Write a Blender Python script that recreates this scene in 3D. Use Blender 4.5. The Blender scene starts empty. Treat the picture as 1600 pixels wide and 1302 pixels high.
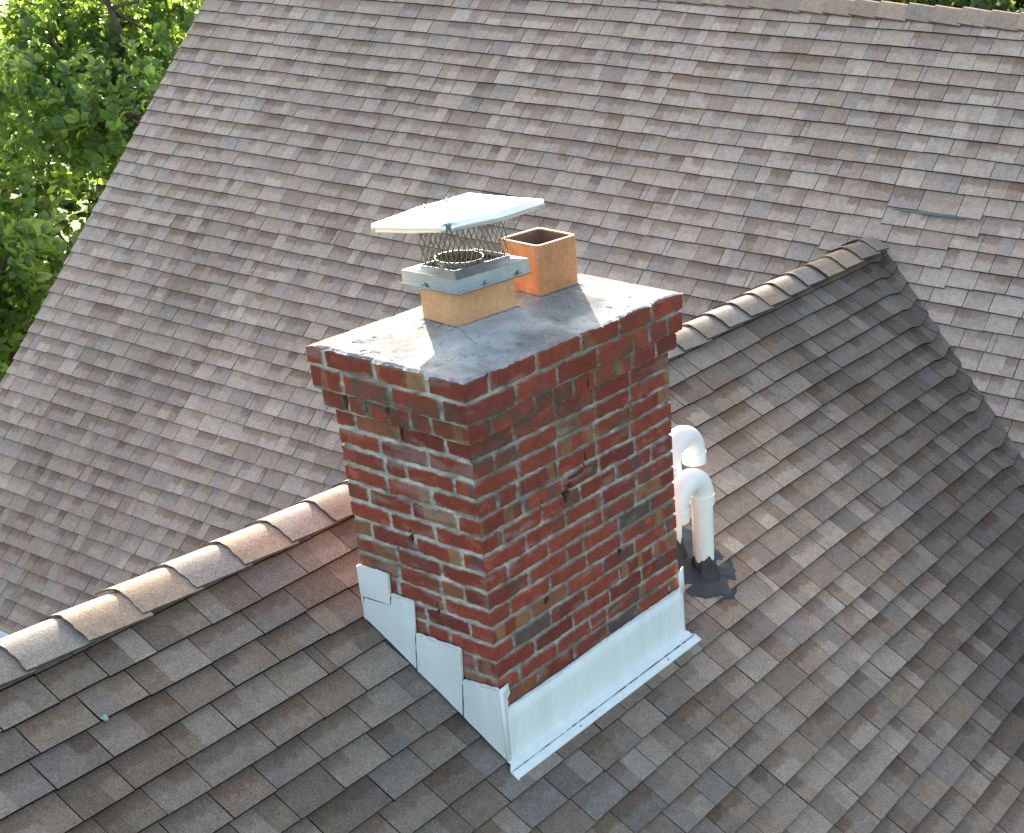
import bpy, math, random
import numpy as np
from mathutils import Matrix, Vector

random.seed(7)
RNG = np.random.default_rng(7)
SC = bpy.context.scene
COL = SC.collection

# ------------------------------------------------------------------ camera
FPX = 2235.89
CAMPOS = Vector((-3.06815, -3.00323, 1.82559))
EUL = (1.12505, -0.01201, -1.04878)
cam_d = bpy.data.cameras.new("camera")
cam = bpy.data.objects.new("camera", cam_d)
COL.objects.link(cam)
SC.camera = cam
cam_d.sensor_width = 36.0
cam_d.sensor_fit = 'HORIZONTAL'
cam_d.lens = FPX / 1600.0 * 36.0
cam_d.shift_x = -478.8 / 1600.0
cam_d.shift_y = 152.2 / 1600.0
cam_d.clip_start = 0.05
cam_d.clip_end = 2000.0
_m = (Matrix.Rotation(EUL[2], 4, 'Z') @ Matrix.Rotation(EUL[1], 4, 'Y') @ Matrix.Rotation(EUL[0], 4, 'X'))
_m.translation = CAMPOS
cam.matrix_world = _m

# ------------------------------------------------------------------ sky, sun, exposure
SUN_AZ = math.radians(50.0)      # from +X towards +Y
SUN_EL = math.radians(19.5)
world = bpy.data.worlds.new("World")
SC.world = world
world.use_nodes = True
wn = world.node_tree
bg = wn.nodes['Background']
sky = wn.nodes.new('ShaderNodeTexSky')
sky.sky_type = 'NISHITA'
sky.sun_disc = False
sky.sun_elevation = SUN_EL
sky.sun_rotation = math.pi / 2 - SUN_AZ
sky.air_density = 1.0
sky.dust_density = 3.0
sky.ozone_density = 1.0
_t = wn.nodes.new('ShaderNodeMix'); _t.data_type = 'RGBA'; _t.blend_type = 'MULTIPLY'
_t.inputs[0].default_value = 1.0
_t.inputs[7].default_value = (1.07, 1.0, 0.90, 1)      # thin summer haze: a whiter sky
wn.links.new(sky.outputs[0], _t.inputs[6])
wn.links.new(_t.outputs[2], bg.inputs['Color'])
bg.inputs['Strength'].default_value = 0.15
sun_d = bpy.data.lights.new("sun", 'SUN')
sun_d.energy = 5.0
sun_d.angle = math.radians(0.5)
sun_d.color = (1.0, 0.93, 0.83)
sun = bpy.data.objects.new("sun", sun_d)
COL.objects.link(sun)
sdir = Vector((math.cos(SUN_AZ) * math.cos(SUN_EL), math.sin(SUN_AZ) * math.cos(SUN_EL), math.sin(SUN_EL)))
sun.rotation_euler = sdir.to_track_quat('Z', 'Y').to_euler()
sun.location = (8, 12, 12)
SC.view_settings.view_transform = 'Standard'
SC.view_settings.look = 'None'
SC.view_settings.gamma = 1.0
SC.view_settings.exposure = 2.05
SC.view_settings.use_curve_mapping = False

# ------------------------------------------------------------------ helpers
def srgb(r, g, b):
    f = lambda c: (c / 255 / 12.92) if c / 255 <= 0.04045 else ((c / 255 + 0.055) / 1.055) ** 2.4
    return (f(r), f(g), f(b))

def tag(o, label=None, cat=None, group=None, kind=None):
    if label: o['label'] = label
    if cat: o['category'] = cat
    if group: o['group'] = group
    if kind: o['kind'] = kind
    return o

def empty(name, loc=(0, 0, 0)):
    o = bpy.data.objects.new(name, None)
    COL.objects.link(o)
    o.location = loc
    o.empty_display_size = 0.1
    return o

def link_mesh(name, me, mats, parent=None):
    if not isinstance(mats, (list, tuple)): mats = [mats]
    for m in mats: me.materials.append(m)
    o = bpy.data.objects.new(name, me)
    COL.objects.link(o)
    if parent is not None:
        o.parent = parent
        o.matrix_parent_inverse = parent_inv(parent)
    return o

def parent_inv(p):
    m = Matrix.Identity(4)
    chain = []
    q = p
    while q is not None:
        chain.append(q); q = q.parent
    for q in reversed(chain):
        m = m @ q.matrix_parent_inverse @ q.matrix_basis
    return m.inverted()

def np_mesh(name, V, F, mats, parent=None, colors=None, smooth=False, uv=None, fmat=None):
    """V (n,3); F list of (m,k) arrays or a list of tuples. colors: per vertex rgba"""
    me = bpy.data.meshes.new(name)
    V = np.asarray(V, dtype=np.float32)
    if isinstance(F, np.ndarray):
        n, k = F.shape
        loops = F.reshape(-1).astype(np.int32)
        starts = (np.arange(n) * k).astype(np.int32)
    else:
        lens = np.array([len(f) for f in F], dtype=np.int32)
        loops = np.fromiter((i for f in F for i in f), dtype=np.int32)
        starts = np.concatenate([[0], np.cumsum(lens)[:-1]]).astype(np.int32)
        n = len(F)
    me.vertices.add(len(V)); me.vertices.foreach_set('co', V.reshape(-1))
    me.loops.add(len(loops)); me.loops.foreach_set('vertex_index', loops)
    me.polygons.add(n); me.polygons.foreach_set('loop_start', starts)
    me.update(calc_edges=True)
    if colors is not None:
        ca = me.color_attributes.new('Col', 'FLOAT_COLOR', 'POINT')
        C4 = np.ones((len(V), 4), dtype=np.float32); c = np.asarray(colors, dtype=np.float32)
        C4[:, :c.shape[1]] = c
        ca.data.foreach_set('color', C4.reshape(-1))
    if uv is not None:
        ul = me.uv_layers.new(name='UVMap')
        ul.data.foreach_set('uv', np.asarray(uv, dtype=np.float32)[loops].reshape(-1))
    if smooth:
        me.polygons.foreach_set('use_smooth', np.ones(n, dtype=bool))
    if fmat is not None:
        me.polygons.foreach_set('material_index', np.asarray(fmat, dtype=np.int32))
    me.validate(clean_customdata=False)
    return link_mesh(name, me, mats, parent)

def grid_faces(nu, nv, wrap_u=False, off=0):
    """vertex index = i*nv + j, i in u, j in v"""
    iu = np.arange(nu if wrap_u else nu - 1); jv = np.arange(nv - 1)
    I, J = np.meshgrid(iu, jv, indexing='ij')
    I2 = (I + 1) % nu
    return np.stack([I * nv + J, I2 * nv + J, I2 * nv + J + 1, I * nv + J + 1], -1).reshape(-1, 4) + off

def hash3(ix, iy, iz, seed=0):
    h = (ix.astype(np.int64) * 374761393 + iy.astype(np.int64) * 668265263 + iz.astype(np.int64) * 2147483647 + seed * 144665) & 0xffffffff
    h = ((h ^ (h >> 13)) * 1274126177) & 0xffffffff
    h = ((h ^ (h >> 16)) * 668265263) & 0xffffffff
    return ((h ^ (h >> 15)) & 0xffffff) / float(0xffffff)

def vnoise(x, y, z=None, seed=0):
    x = np.asarray(x, float); y = np.asarray(y, float)
    z = np.zeros_like(x) if z is None else np.asarray(z, float)
    x, y, z = np.broadcast_arrays(x, y, z)
    ix, iy, iz = np.floor(x), np.floor(y), np.floor(z)
    fx, fy, fz = x - ix, y - iy, z - iz
    fx = fx * fx * (3 - 2 * fx); fy = fy * fy * (3 - 2 * fy); fz = fz * fz * (3 - 2 * fz)
    r = 0
    for a in (0, 1):
        for b in (0, 1):
            for c in (0, 1):
                w = (fx if a else 1 - fx) * (fy if b else 1 - fy) * (fz if c else 1 - fz)
                r = r + w * hash3(ix + a, iy + b, iz + c, seed)
    return r * 2 - 1

def fbm(x, y, z=None, oct=4, seed=0):
    z = np.zeros_like(np.asarray(x, float)) if z is None else z
    r = 0; a = 1.0; s = 1.0; t = 0
    for o in range(oct):
        r = r + a * vnoise(np.asarray(x) * s, np.asarray(y) * s, np.asarray(z) * s, seed + o * 17)
        t += a; a *= 0.5; s *= 2.03
    return r / t

def sstep(a, b, x):
    t = np.clip((x - a) / (b - a), 0, 1)
    return t * t * (3 - 2 * t)

# ------------------------------------------------------------------ materials
def new_mat(name):
    m = bpy.data.materials.new(name)
    m.use_nodes = True
    nt = m.node_tree
    return m, nt, nt.nodes['Principled BSDF']

def N(nt, typ, **kw):
    n = nt.nodes.new(typ)
    for k, v in kw.items(): setattr(n, k, v)
    return n

def noise_node(nt, scale, detail=3, rough=0.6, coord='Object', sc=None, dist=0.0):
    tc = N(nt, 'ShaderNodeTexCoord')
    no = N(nt, 'ShaderNodeTexNoise')
    no.inputs['Scale'].default_value = scale
    no.inputs['Detail'].default_value = detail
    no.inputs['Roughness'].default_value = rough
    no.inputs['Distortion'].default_value = dist
    if sc:
        mp = N(nt, 'ShaderNodeMapping'); mp.inputs['Scale'].default_value = sc
        nt.links.new(tc.outputs[coord], mp.inputs[0]); nt.links.new(mp.outputs[0], no.inputs['Vector'])
    else:
        nt.links.new(tc.outputs[coord], no.inputs['Vector'])
    return no

def ramp(nt, src, stops):
    r = N(nt, 'ShaderNodeValToRGB')
    e = r.color_ramp.elements
    while len(e) < len(stops): e.new(0.5)
    for i, (p, c) in enumerate(stops):
        e[i].position = p
        e[i].color = (*c, 1) if len(c) == 3 else c
    nt.links.new(src, r.inputs[0])
    return r

def mixc(nt, a, b, fac, mode='MIX'):
    m = N(nt, 'ShaderNodeMix', data_type='RGBA', blend_type=mode)
    for sock, v in ((m.inputs[0], fac), (m.inputs[6], a), (m.inputs[7], b)):
        if hasattr(v, 'is_output') or isinstance(v, bpy.types.NodeSocket): nt.links.new(v, sock)
        elif isinstance(v, (int, float)): sock.default_value = v
        else: sock.default_value = (*v, 1)
    return m.outputs[2]

def bump(nt, bsdf, src, strength=0.3, dist=0.01):
    b = N(nt, 'ShaderNodeBump')
    b.inputs['Strength'].default_value = strength
    b.inputs['Distance'].default_value = dist
    nt.links.new(src, b.inputs['Height'])
    nt.links.new(b.outputs[0], bsdf.inputs['Normal'])

def attr_mat(name, rough=0.9, nscale=120, namp=(0.75, 1.25), bscale=300, bstr=0.3, bdist=0.002, detail=4, spec=0.3, nscale2=14, namp2=(0.9, 1.1)):
    m, nt, b = new_mat(name)
    at = N(nt, 'ShaderNodeVertexColor'); at.layer_name = 'Col'
    n1 = noise_node(nt, nscale, detail, 0.75)
    r1 = ramp(nt, n1.outputs[0], [(0.3, (namp[0],) * 3), (0.7, (namp[1],) * 3)])
    c = mixc(nt, at.outputs[0], r1.outputs[0], 1.0, 'MULTIPLY')
    n2 = noise_node(nt, nscale2, 4, 0.6)
    r2 = ramp(nt, n2.outputs[0], [(0.3, (namp2[0],) * 3), (0.7, (namp2[1],) * 3)])
    c = mixc(nt, c, r2.outputs[0], 1.0, 'MULTIPLY')
    nt.links.new(c, b.inputs['Base Color'])
    b.inputs['Roughness'].default_value = rough
    b.inputs['Specular IOR Level'].default_value = spec
    if bstr > 0:
        n3 = noise_node(nt, bscale, 3, 0.7)
        bump(nt, b, n3.outputs[0], bstr, bdist)
    return m

def shingle_mat():
    m, nt, b = new_mat('asphalt_shingle_granules')
    at = N(nt, 'ShaderNodeVertexColor'); at.layer_name = 'Col'
    # mineral granules: fine speckle in two sizes
    n1 = noise_node(nt, 170, 2, 0.8)
    r1 = ramp(nt, n1.outputs[0], [(0.30, (0.60, 0.60, 0.61)), (0.5, (0.98, 0.98, 0.98)), (0.72, (1.5, 1.46, 1.42))])
    c = mixc(nt, at.outputs[0], r1.outputs[0], 1.0, 'MULTIPLY')
    n2 = noise_node(nt, 26, 4, 0.65)
    r2 = ramp(nt, n2.outputs[0], [(0.3, (0.86, 0.85, 0.86)), (0.7, (1.14, 1.13, 1.10))])
    c = mixc(nt, c, r2.outputs[0], 1.0, 'MULTIPLY')
    # a darker brown band along the head of each tab, ragged edge
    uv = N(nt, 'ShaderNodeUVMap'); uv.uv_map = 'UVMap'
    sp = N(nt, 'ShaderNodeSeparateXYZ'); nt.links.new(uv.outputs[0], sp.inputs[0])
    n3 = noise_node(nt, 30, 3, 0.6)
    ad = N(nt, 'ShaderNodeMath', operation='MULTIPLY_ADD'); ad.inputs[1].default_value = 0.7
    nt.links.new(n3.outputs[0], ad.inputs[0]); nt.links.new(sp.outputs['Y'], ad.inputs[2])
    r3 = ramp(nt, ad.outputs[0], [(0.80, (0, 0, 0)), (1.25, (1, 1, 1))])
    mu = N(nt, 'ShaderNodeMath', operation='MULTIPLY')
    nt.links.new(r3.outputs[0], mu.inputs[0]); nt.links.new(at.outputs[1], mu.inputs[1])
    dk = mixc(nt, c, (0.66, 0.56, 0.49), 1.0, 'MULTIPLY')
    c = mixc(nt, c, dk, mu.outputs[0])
    nt.links.new(c, b.inputs['Base Color'])
    b.inputs['Roughness'].default_value = 0.92
    b.inputs['Specular IOR Level'].default_value = 0.25
    bump(nt, b, n1.outputs[0], 0.5, 0.0025)
    return m

def simple_mat(name, c1, c2, scale=8, rough=0.7, bstr=0.2, bdist=0.003, metallic=0.0, detail=4, bscale=None, sc=None, spec=0.5):
    m, nt, b = new_mat(name)
    n1 = noise_node(nt, scale, detail, 0.65, sc=sc)
    r = ramp(nt, n1.outputs[0], [(0.3, c1), (0.7, c2)])
    nt.links.new(r.outputs[0], b.inputs['Base Color'])
    b.inputs['Roughness'].default_value = rough
    b.inputs['Metallic'].default_value = metallic
    b.inputs['Specular IOR Level'].default_value = spec
    if bstr > 0:
        n2 = noise_node(nt, bscale or scale * 6, 3, 0.6)
        bump(nt, b, n2.outputs[0], bstr, bdist)
    return m

M = {}
M['shingle'] = shingle_mat()
M['brick'] = attr_mat('weathered_brick', 0.93, 160, (0.80, 1.2), 260, 0.35, 0.0015)
M['crown'] = attr_mat('mortar_crown', 0.95, 90, (0.84, 1.15), 200, 0.2, 0.0012)
M['clay_tan'] = simple_mat('buff_clay', (0.54, 0.27, 0.13), (0.68, 0.385, 0.205), 7, 0.75, 0.15, 0.001, bscale=120)
M['clay_orange'] = simple_mat('orange_clay', (0.42, 0.17, 0.07), (0.62, 0.29, 0.14), 9, 0.8, 0.25, 0.0015, bscale=90)
for _k in ('clay_tan', 'clay_orange'):
    _nt = M[_k].node_tree; _b = _nt.nodes['Principled BSDF']
    _src = _b.inputs['Base Color'].links[0].from_socket
    _n = noise_node(_nt, 5.5, 6, 0.7); _r = ramp(_nt, _n.outputs[0], [(0.50, (1, 1, 1)), (0.68, (0.62, 0.52, 0.46)), (0.80, (0.40, 0.34, 0.30))])
    _n2 = noise_node(_nt, 70, 3, 0.7); _r2 = ramp(_nt, _n2.outputs[0], [(0.3, (0.86, 0.86, 0.86)), (0.7, (1.1, 1.1, 1.1))])
    _nt.links.new(mixc(_nt, mixc(_nt, _src, _r.outputs[0], 1.0, 'MULTIPLY'), _r2.outputs[0], 1.0, 'MULTIPLY'), _b.inputs['Base Color'])
M['soot'] = simple_mat('sooty_clay', (0.10, 0.06, 0.045), (0.24, 0.15, 0.11), 16, 0.95, 0.3, 0.002)
M['paint'] = simple_mat('white_painted_metal', (0.66, 0.70, 0.70), (0.80, 0.83, 0.83), 8, 0.42, 0.25, 0.003, sc=(1.6, 1.6, 0.22), bscale=18, detail=6)
M['steel'] = simple_mat('stainless_steel', (0.22, 0.23, 0.215), (0.31, 0.315, 0.30), 20, 0.30, 0.05, 0.0006, metallic=0.6)
M['lid'] = simple_mat('stainless_lid', (0.84, 0.85, 0.87), (0.90, 0.91, 0.93), 6, 0.42, 0.08, 0.001, metallic=0.85)
M['screen'] = simple_mat('dull_steel_mesh', (0.16, 0.15, 0.13), (0.30, 0.28, 0.25), 60, 0.45, 0.0, metallic=0.8)
M['dark'] = simple_mat('dark_void', (0.012, 0.011, 0.01), (0.02, 0.018, 0.016), 10, 0.9, 0.0)
M['pvc'] = simple_mat('white_pvc', (0.83, 0.825, 0.79), (0.88, 0.88, 0.85), 6, 0.38, 0.03, 0.0008)
M['tar'] = simple_mat('black_roof_cement', (0.022, 0.021, 0.022), (0.055, 0.052, 0.052), 14, 0.55, 0.8, 0.006, bscale=24)
M['caulk'] = simple_mat('sealant', (0.50, 0.52, 0.50), (0.72, 0.74, 0.72), 30, 0.7, 0.4, 0.002)
M['bark'] = simple_mat('bark', (0.05, 0.035, 0.025), (0.13, 0.095, 0.07), 12, 0.95, 0.7, 0.02, sc=(1, 1, 0.2))
M['siding'] = simple_mat('siding', (0.42, 0.40, 0.36), (0.50, 0.48, 0.44), 3, 0.7, 0.05)
M['trim'] = simple_mat('white_trim', (0.70, 0.71, 0.72), (0.78, 0.79, 0.80), 4, 0.5, 0.05)
M['grass'] = simple_mat('lawn', (0.035, 0.07, 0.015), (0.09, 0.15, 0.03), 2.0, 0.95, 0.5, 0.05)
M['asphalt'] = simple_mat('driveway', (0.30, 0.31, 0.34), (0.42, 0.43, 0.46), 1.5, 0.9, 0.2)
M['teal'] = simple_mat('underlay', (0.08, 0.11, 0.115), (0.13, 0.165, 0.17), 30, 0.8, 0.2)

# ------------------------------------------------------------------ roof planes
ZF, S1 = -1.13896, 0.6340
Z0, S2 = -5.57415, 1.0698
RY = 1.040                       # dormer ridge
RZ = ZF + S1 * RY
XT = 5.938                       # main ridge
ZT = Z0 + S2 * XT
EX = 0.12381
C1, Sn1 = 1 / math.hypot(1, S1), S1 / math.hypot(1, S1)
C2, Sn2 = 1 / math.hypot(1, S2), S2 / math.hypot(1, S2)
XE = 1.90                        # main eave
ZE = Z0 + S2 * XE
YF = (ZE - ZF) / S1              # front wing eave y
YB = RY + (RZ - ZE) / S1
YRAKE = 8.075

def ridge_dz(x):
    x = np.asarray(x, float)
    return 0.004 + 0.028 * sstep(2.4, 4.6, x) - 0.010 * np.exp(-((x - 0.8) / 1.1) ** 2)

def srgb_a(c): return np.array(srgb(*c))
PAL_MAIN = [(178, 164, 155), (171, 159, 152), (164, 149, 139), (187, 175, 166), (173, 159, 149), (152, 136, 125), (163, 156, 154), (181, 168, 157), (153, 146, 146), (167, 152, 141), (177, 166, 159), (174, 160, 151)]
PAL_FRONT = [(144, 135, 126), (138, 132, 126), (128, 118, 108), (149, 142, 134), (130, 125, 122), (120, 109, 99), (137, 125, 113), (156, 148, 140), (118, 112, 107), (142, 130, 119)]  # same shingles, darkened for algae and to imitate this slope's dimmer light
def warm_pal(pal, k, mul):
    out = []
    m = sum(srgb_a(c) for c in pal) / len(pal)
    for c in pal:
        c = srgb_a(c); c = m + (c - m) * k
        out.append(c * np.array([1.065, 0.99, 0.925]) * mul)
    return out
PAL_MAIN = warm_pal(PAL_MAIN, 0.72, 0.91); PAL_FRONT = warm_pal(PAL_FRONT, 0.85, 1.06)

def clip_poly(poly, a, b, c):
    """keep a*x+b*y>=c ; poly list of (x,y)"""
    out = []
    n = len(poly)
    for i in range(n):
        p, q = poly[i], poly[(i + 1) % n]
        dp = a * p[0] + b * p[1] - c; dq = a * q[0] + b * q[1] - c
        if dp >= 0: out.append(p)
        if (dp >= 0) != (dq >= 0):
            t = dp / (dp - dq)
            out.append((p[0] + t * (q[0] - p[0]), p[1] + t * (q[1] - p[1])))
    return out

def shingle_roof(name, O, U, V, u0, u1, vphase, vmin, vmax, clipfn, pal, tone, parent, warp=None, E=EX, seed=1, subdiv=None, voff=None, wmul=1.0):
    """O origin, u along the course, v up the slope. clipfn(uc, vc) -> list of half planes (a,b,c) in (u,v)."""
    rnd = random.Random(seed)
    O, U, V = np.array(O, float), np.array(U, float), np.array(V, float)
    Nn = np.cross(U, V)
    VV, FF, CC, UU = [], [], [], []
    j0 = int(math.floor((vmin - vphase) / E)); j1 = int(math.ceil((vmax - vphase) / E))
    def wob(u, j): return 0.0022 * math.sin(u * 2.3 + j * 1.7) + 0.0018 * math.sin(u * 6.1 + j * 4.1)
    for j in range(j0, j1 + 1):
        v0 = vphase + j * E
        u = u0 - rnd.random() * 0.25
        courseh = 0.0130 + rnd.uniform(-0.0006, 0.0008)
        while u < u1:
            w = rnd.choice([0.13, 0.16, 0.18, 0.2, 0.22, 0.24, 0.26, 0.04]) * rnd.uniform(0.9, 1.12) * wmul
            if rnd.random() < 0.6: w = rnd.uniform(0.165, 0.215) * wmul
            raised = rnd.random() < 0.5
            gap = rnd.choice([0.0026, 0.0032, 0.0038, 0.0050])
            ua, ub = u + gap / 2, u + w - gap / 2
            db = rnd.uniform(-0.0022, 0.0022)
            h = courseh + (0.0022 if raised else 0.0) + rnd.uniform(-0.0005, 0.0005)
            # colour blocks inside the tab
            nb = 1 if w < 0.13 or rnd.random() < 0.32 else 2
            cuts = [ua]
            if nb == 2: cuts.append(ua + (ub - ua) * rnd.uniform(0.35, 0.65))
            cuts.append(ub)
            for bi in range(len(cuts) - 1):
                base = pal[rnd.randrange(len(pal))].copy()
                base = base * rnd.uniform(0.93, 1.07)
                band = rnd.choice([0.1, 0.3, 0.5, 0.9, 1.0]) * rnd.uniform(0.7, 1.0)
                a_, b_ = cuts[bi], cuts[bi + 1]
                nsub = 1 if subdiv is None else subdiv(0.5 * (a_ + b_), v0)
                es = [a_ + (b_ - a_) * k / nsub for k in range(nsub + 1)]
                for k in range(nsub):
                    a, b = es[k], es[k + 1]
                    vo = voff(0.5 * (ua + ub), v0) if voff else 0.0
                    va = v0 + db + vo
                    vt = v0 + E + 0.012
                    poly = [(a, va + wob(a, j)), (b, va + wob(b, j)), (b, vt), (a, vt)]
                    for (pa, pb, pc) in clipfn(0.5 * (ua + ub), v0 + E / 2):
                        poly = clip_poly(poly, pa, pb, pc)
                        if len(poly) < 3: break
                    if len(poly) < 3: continue
                    n = len(poly); i0 = len(VV)
                    uc = 0.5 * (a + b)
                    colr = base * tone(uc, v0 + E / 2)
                    for (pu, pv) in poly:
                        t = (pv - va) / (vt - va)
                        hh = h * (1 - t) + 0.0006 * t
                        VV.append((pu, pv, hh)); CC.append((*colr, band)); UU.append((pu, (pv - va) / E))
                    FF.append(tuple(range(i0, i0 + n)))
                    # skirts
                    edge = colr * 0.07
                    for q in range(n):
                        p, r = poly[q], poly[(q + 1) % n]
                        if bi + 1 < len(cuts) - 1 and abs(p[0] - b) < 1e-6 and abs(r[0] - b) < 1e-6: continue
                        if bi > 0 and abs(p[0] - a) < 1e-6 and abs(r[0] - a) < 1e-6: continue
                        if k > 0 and abs(p[0] - a) < 1e-6 and abs(r[0] - a) < 1e-6: continue
                        if k < nsub - 1 and abs(p[0] - b) < 1e-6 and abs(r[0] - b) < 1e-6: continue
                        if p[1] > vt - 1e-6 and r[1] > vt - 1e-6: continue
                        s = len(VV)
                        hp, hr = VV[i0 + q][2], VV[i0 + (q + 1) % n][2]
                        for (pp, hh) in ((p, hp), (r, hr), (r, -0.004), (p, -0.004)):
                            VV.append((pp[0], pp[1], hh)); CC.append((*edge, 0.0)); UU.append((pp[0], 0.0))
                        FF.append((s, s + 3, s + 2, s + 1))
            u += w
    A = np.array(VV)
    P = O + A[:, 0:1] * U + A[:, 1:2] * V + A[:, 2:3] * Nn
    if warp is not None: P = warp(P, A)
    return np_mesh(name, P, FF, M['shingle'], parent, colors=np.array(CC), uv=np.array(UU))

house = empty('house', (4.0, 1.0, -6.2))
tag(house, 'house roofed in brown grey asphalt shingles, two slopes meeting in a valley', 'house')

# --- front slope of the wing (u = x, v from the line y=0 up the slope)
def xval(y): return (ZF + S1 * y - Z0) / S2
def stain_bounce_front(u, v):
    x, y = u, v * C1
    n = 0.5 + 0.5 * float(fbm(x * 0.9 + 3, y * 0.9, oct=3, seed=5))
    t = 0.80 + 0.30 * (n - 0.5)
    t += 0.36 * math.exp(-(((x - 1.75) / 0.85) ** 2 + ((y - 0.12) / 0.55) ** 2))  # light bounced off the brick, painted in as paler tabs by the pipes
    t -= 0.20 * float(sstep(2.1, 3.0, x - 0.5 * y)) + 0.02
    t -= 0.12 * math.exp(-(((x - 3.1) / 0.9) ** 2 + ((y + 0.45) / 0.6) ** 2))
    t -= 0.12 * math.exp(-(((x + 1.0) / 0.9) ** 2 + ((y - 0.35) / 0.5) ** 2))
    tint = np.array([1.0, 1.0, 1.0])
    warm = math.exp(-(((x - 1.8) / 1.1) ** 2 + ((y - 0.25) / 0.6) ** 2))  # warm tint of the bounced brick light, put into the tab colour
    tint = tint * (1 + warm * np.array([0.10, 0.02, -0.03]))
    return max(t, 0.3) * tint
# clip line x <= xval(y): x*S2 - S1*y*... in (u,v): y = v*C1
def clip_front(u, v):
    return [(-S2, S1 * C1, -(ZF - Z0)), (0, -1, -(RY - 0.012) / C1), (1, 0, -3.2)]
def warp_front(P, A):
    x, y = P[:, 0], P[:, 1]
    d = x - (ZF + S1 * y - Z0) / S2
    sag = 0.022 * np.exp(-((d + 0.13) / 0.075) ** 2)
    P[:, 2] -= sag
    # courses sweep up towards the cut valley line
    k = sstep(-0.16, 0.0, d)
    P[:, 1] += 0.012 * k * k * 1.0
    P[:, 2] += 0.012 * k * k * S1 + 0.006 * k * k
    P[:, 2] += 0.004 * fbm(x * 1.3, y * 1.3, oct=2, seed=9)
    return P
def sub_front(u, v):
    d = u - xval(v * C1)
    return 5 if d > -0.42 else 1
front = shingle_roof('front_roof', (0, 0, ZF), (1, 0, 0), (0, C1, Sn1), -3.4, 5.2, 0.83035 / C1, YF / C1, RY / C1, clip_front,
                     PAL_FRONT, stain_bounce_front, house, warp=warp_front, seed=11, subdiv=sub_front)

# --- main slope (u = -y, v up the slope from x=0)
DARKS = [(3.35, 6.6, 0.35, 0.9, 0.22), (2.9, 7.2, 0.30, 0.8, 0.20), (5.1, 6.0, 0.2, 0.6, 0.12), (5.2, 4.6, 0.14, 0.7, 0.16), (4.3, 5.4, 0.25, 0.8, 0.14), (3.9, 6.3, 0.25, 0.6, 0.12)]
def stain_main(u, v):
    x, y = v * C2, -u
    n = 0.5 + 0.5 * float(fbm(y * 1.6 + 5, x * 0.5, oct=3, seed=21))
    t = 1.03 + 0.22 * (n - 0.5)
    for (cx, cy, ry, rx, a) in DARKS:
        t -= a * math.exp(-(((x - cx) / rx) ** 2 + ((y - cy - 0.2 * (x - cx)) / ry) ** 2))
    t -= 0.16 * sstep(3.6, 2.2, x)
    return float(t)
xr_apex = (RZ - Z0) / S2 - 0.06
def clip_main(u, v):
    y = -u
    h = [(0, 1, (XE - 0.0) / C2), (0, -1, -(XT - 0.02) / C2), (1, 0, -YRAKE)]
    if v * C2 > xr_apex and abs(y - RY) < 0.6: return h
    if y < RY:   # x*S2 - S1*y >= ZF - Z0 ; x=v*C2, y=-u
        h.append((S1, S2 * C2, ZF - Z0))
    else:        # plane of back slope z = RZ - S1*(y-RY): x*S2 + S1*y >= RZ+S1*RY - Z0
        h.append((-S1, S2 * C2, RZ + S1 * RY - Z0))
    return h
def voff_main(u, v):
    x, y = v * C2, -u
    if 4.78 < x < 5.0 and 0.42 < y < 1.02: return -0.030
    if 4.55 < x < 4.8 and 0.55 < y < 1.45: return -0.020
    return 0.0
def warp_main(P, A):
    P[:, 2] += 0.005 * fbm(P[:, 0] * 1.1, P[:, 1] * 1.1, oct=2, seed=19)
    return P
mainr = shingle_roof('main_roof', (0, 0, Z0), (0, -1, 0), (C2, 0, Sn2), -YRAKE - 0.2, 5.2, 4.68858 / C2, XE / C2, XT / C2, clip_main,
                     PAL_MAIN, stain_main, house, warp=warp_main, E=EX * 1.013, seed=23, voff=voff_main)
# hidden slopes
def clip_back(u, v):   # u=-x, v up slope from y=2*RY mirrored; y = 2*RY - v*C1
    return [(S2, S1 * C1, 2 * S1 * RY - 2 * S1 * RY + (-(ZF - Z0)) + 0.0), (0, -1, -(RY - 0.012) / C1), (-1, 0, -3.2)]
# y' = v*C1 plays the part of y in the mirrored slope; x=-u  -> -S2*x + S1*y' >= -(ZF-Z0)
back = shingle_roof('back_roof', (0, 2 * RY, ZF), (-1, 0, 0), (0, -C1, Sn1), -5.2, 3.4, 0.80 / C1, YF / C1, RY / C1, clip_back,
                    PAL_MAIN, lambda u, v: 0.95, house, seed=31, wmul=1.3)
farr = shingle_roof('far_roof', (2 * XT, 0, Z0), (0, 1, 0), (-C2, 0, Sn2), -5.0, YRAKE + 0.2, 4.7 / C2, 4.2 / C2, XT / C2,
                    lambda u, v: [(0, -1, -(XT - 0.02) / C2), (-1, 0, -YRAKE), (0, 1, 4.2 / C2)], PAL_MAIN, lambda u, v: 1.0, house, seed=37, E=EX * 1.013, wmul=1.4)

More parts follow.
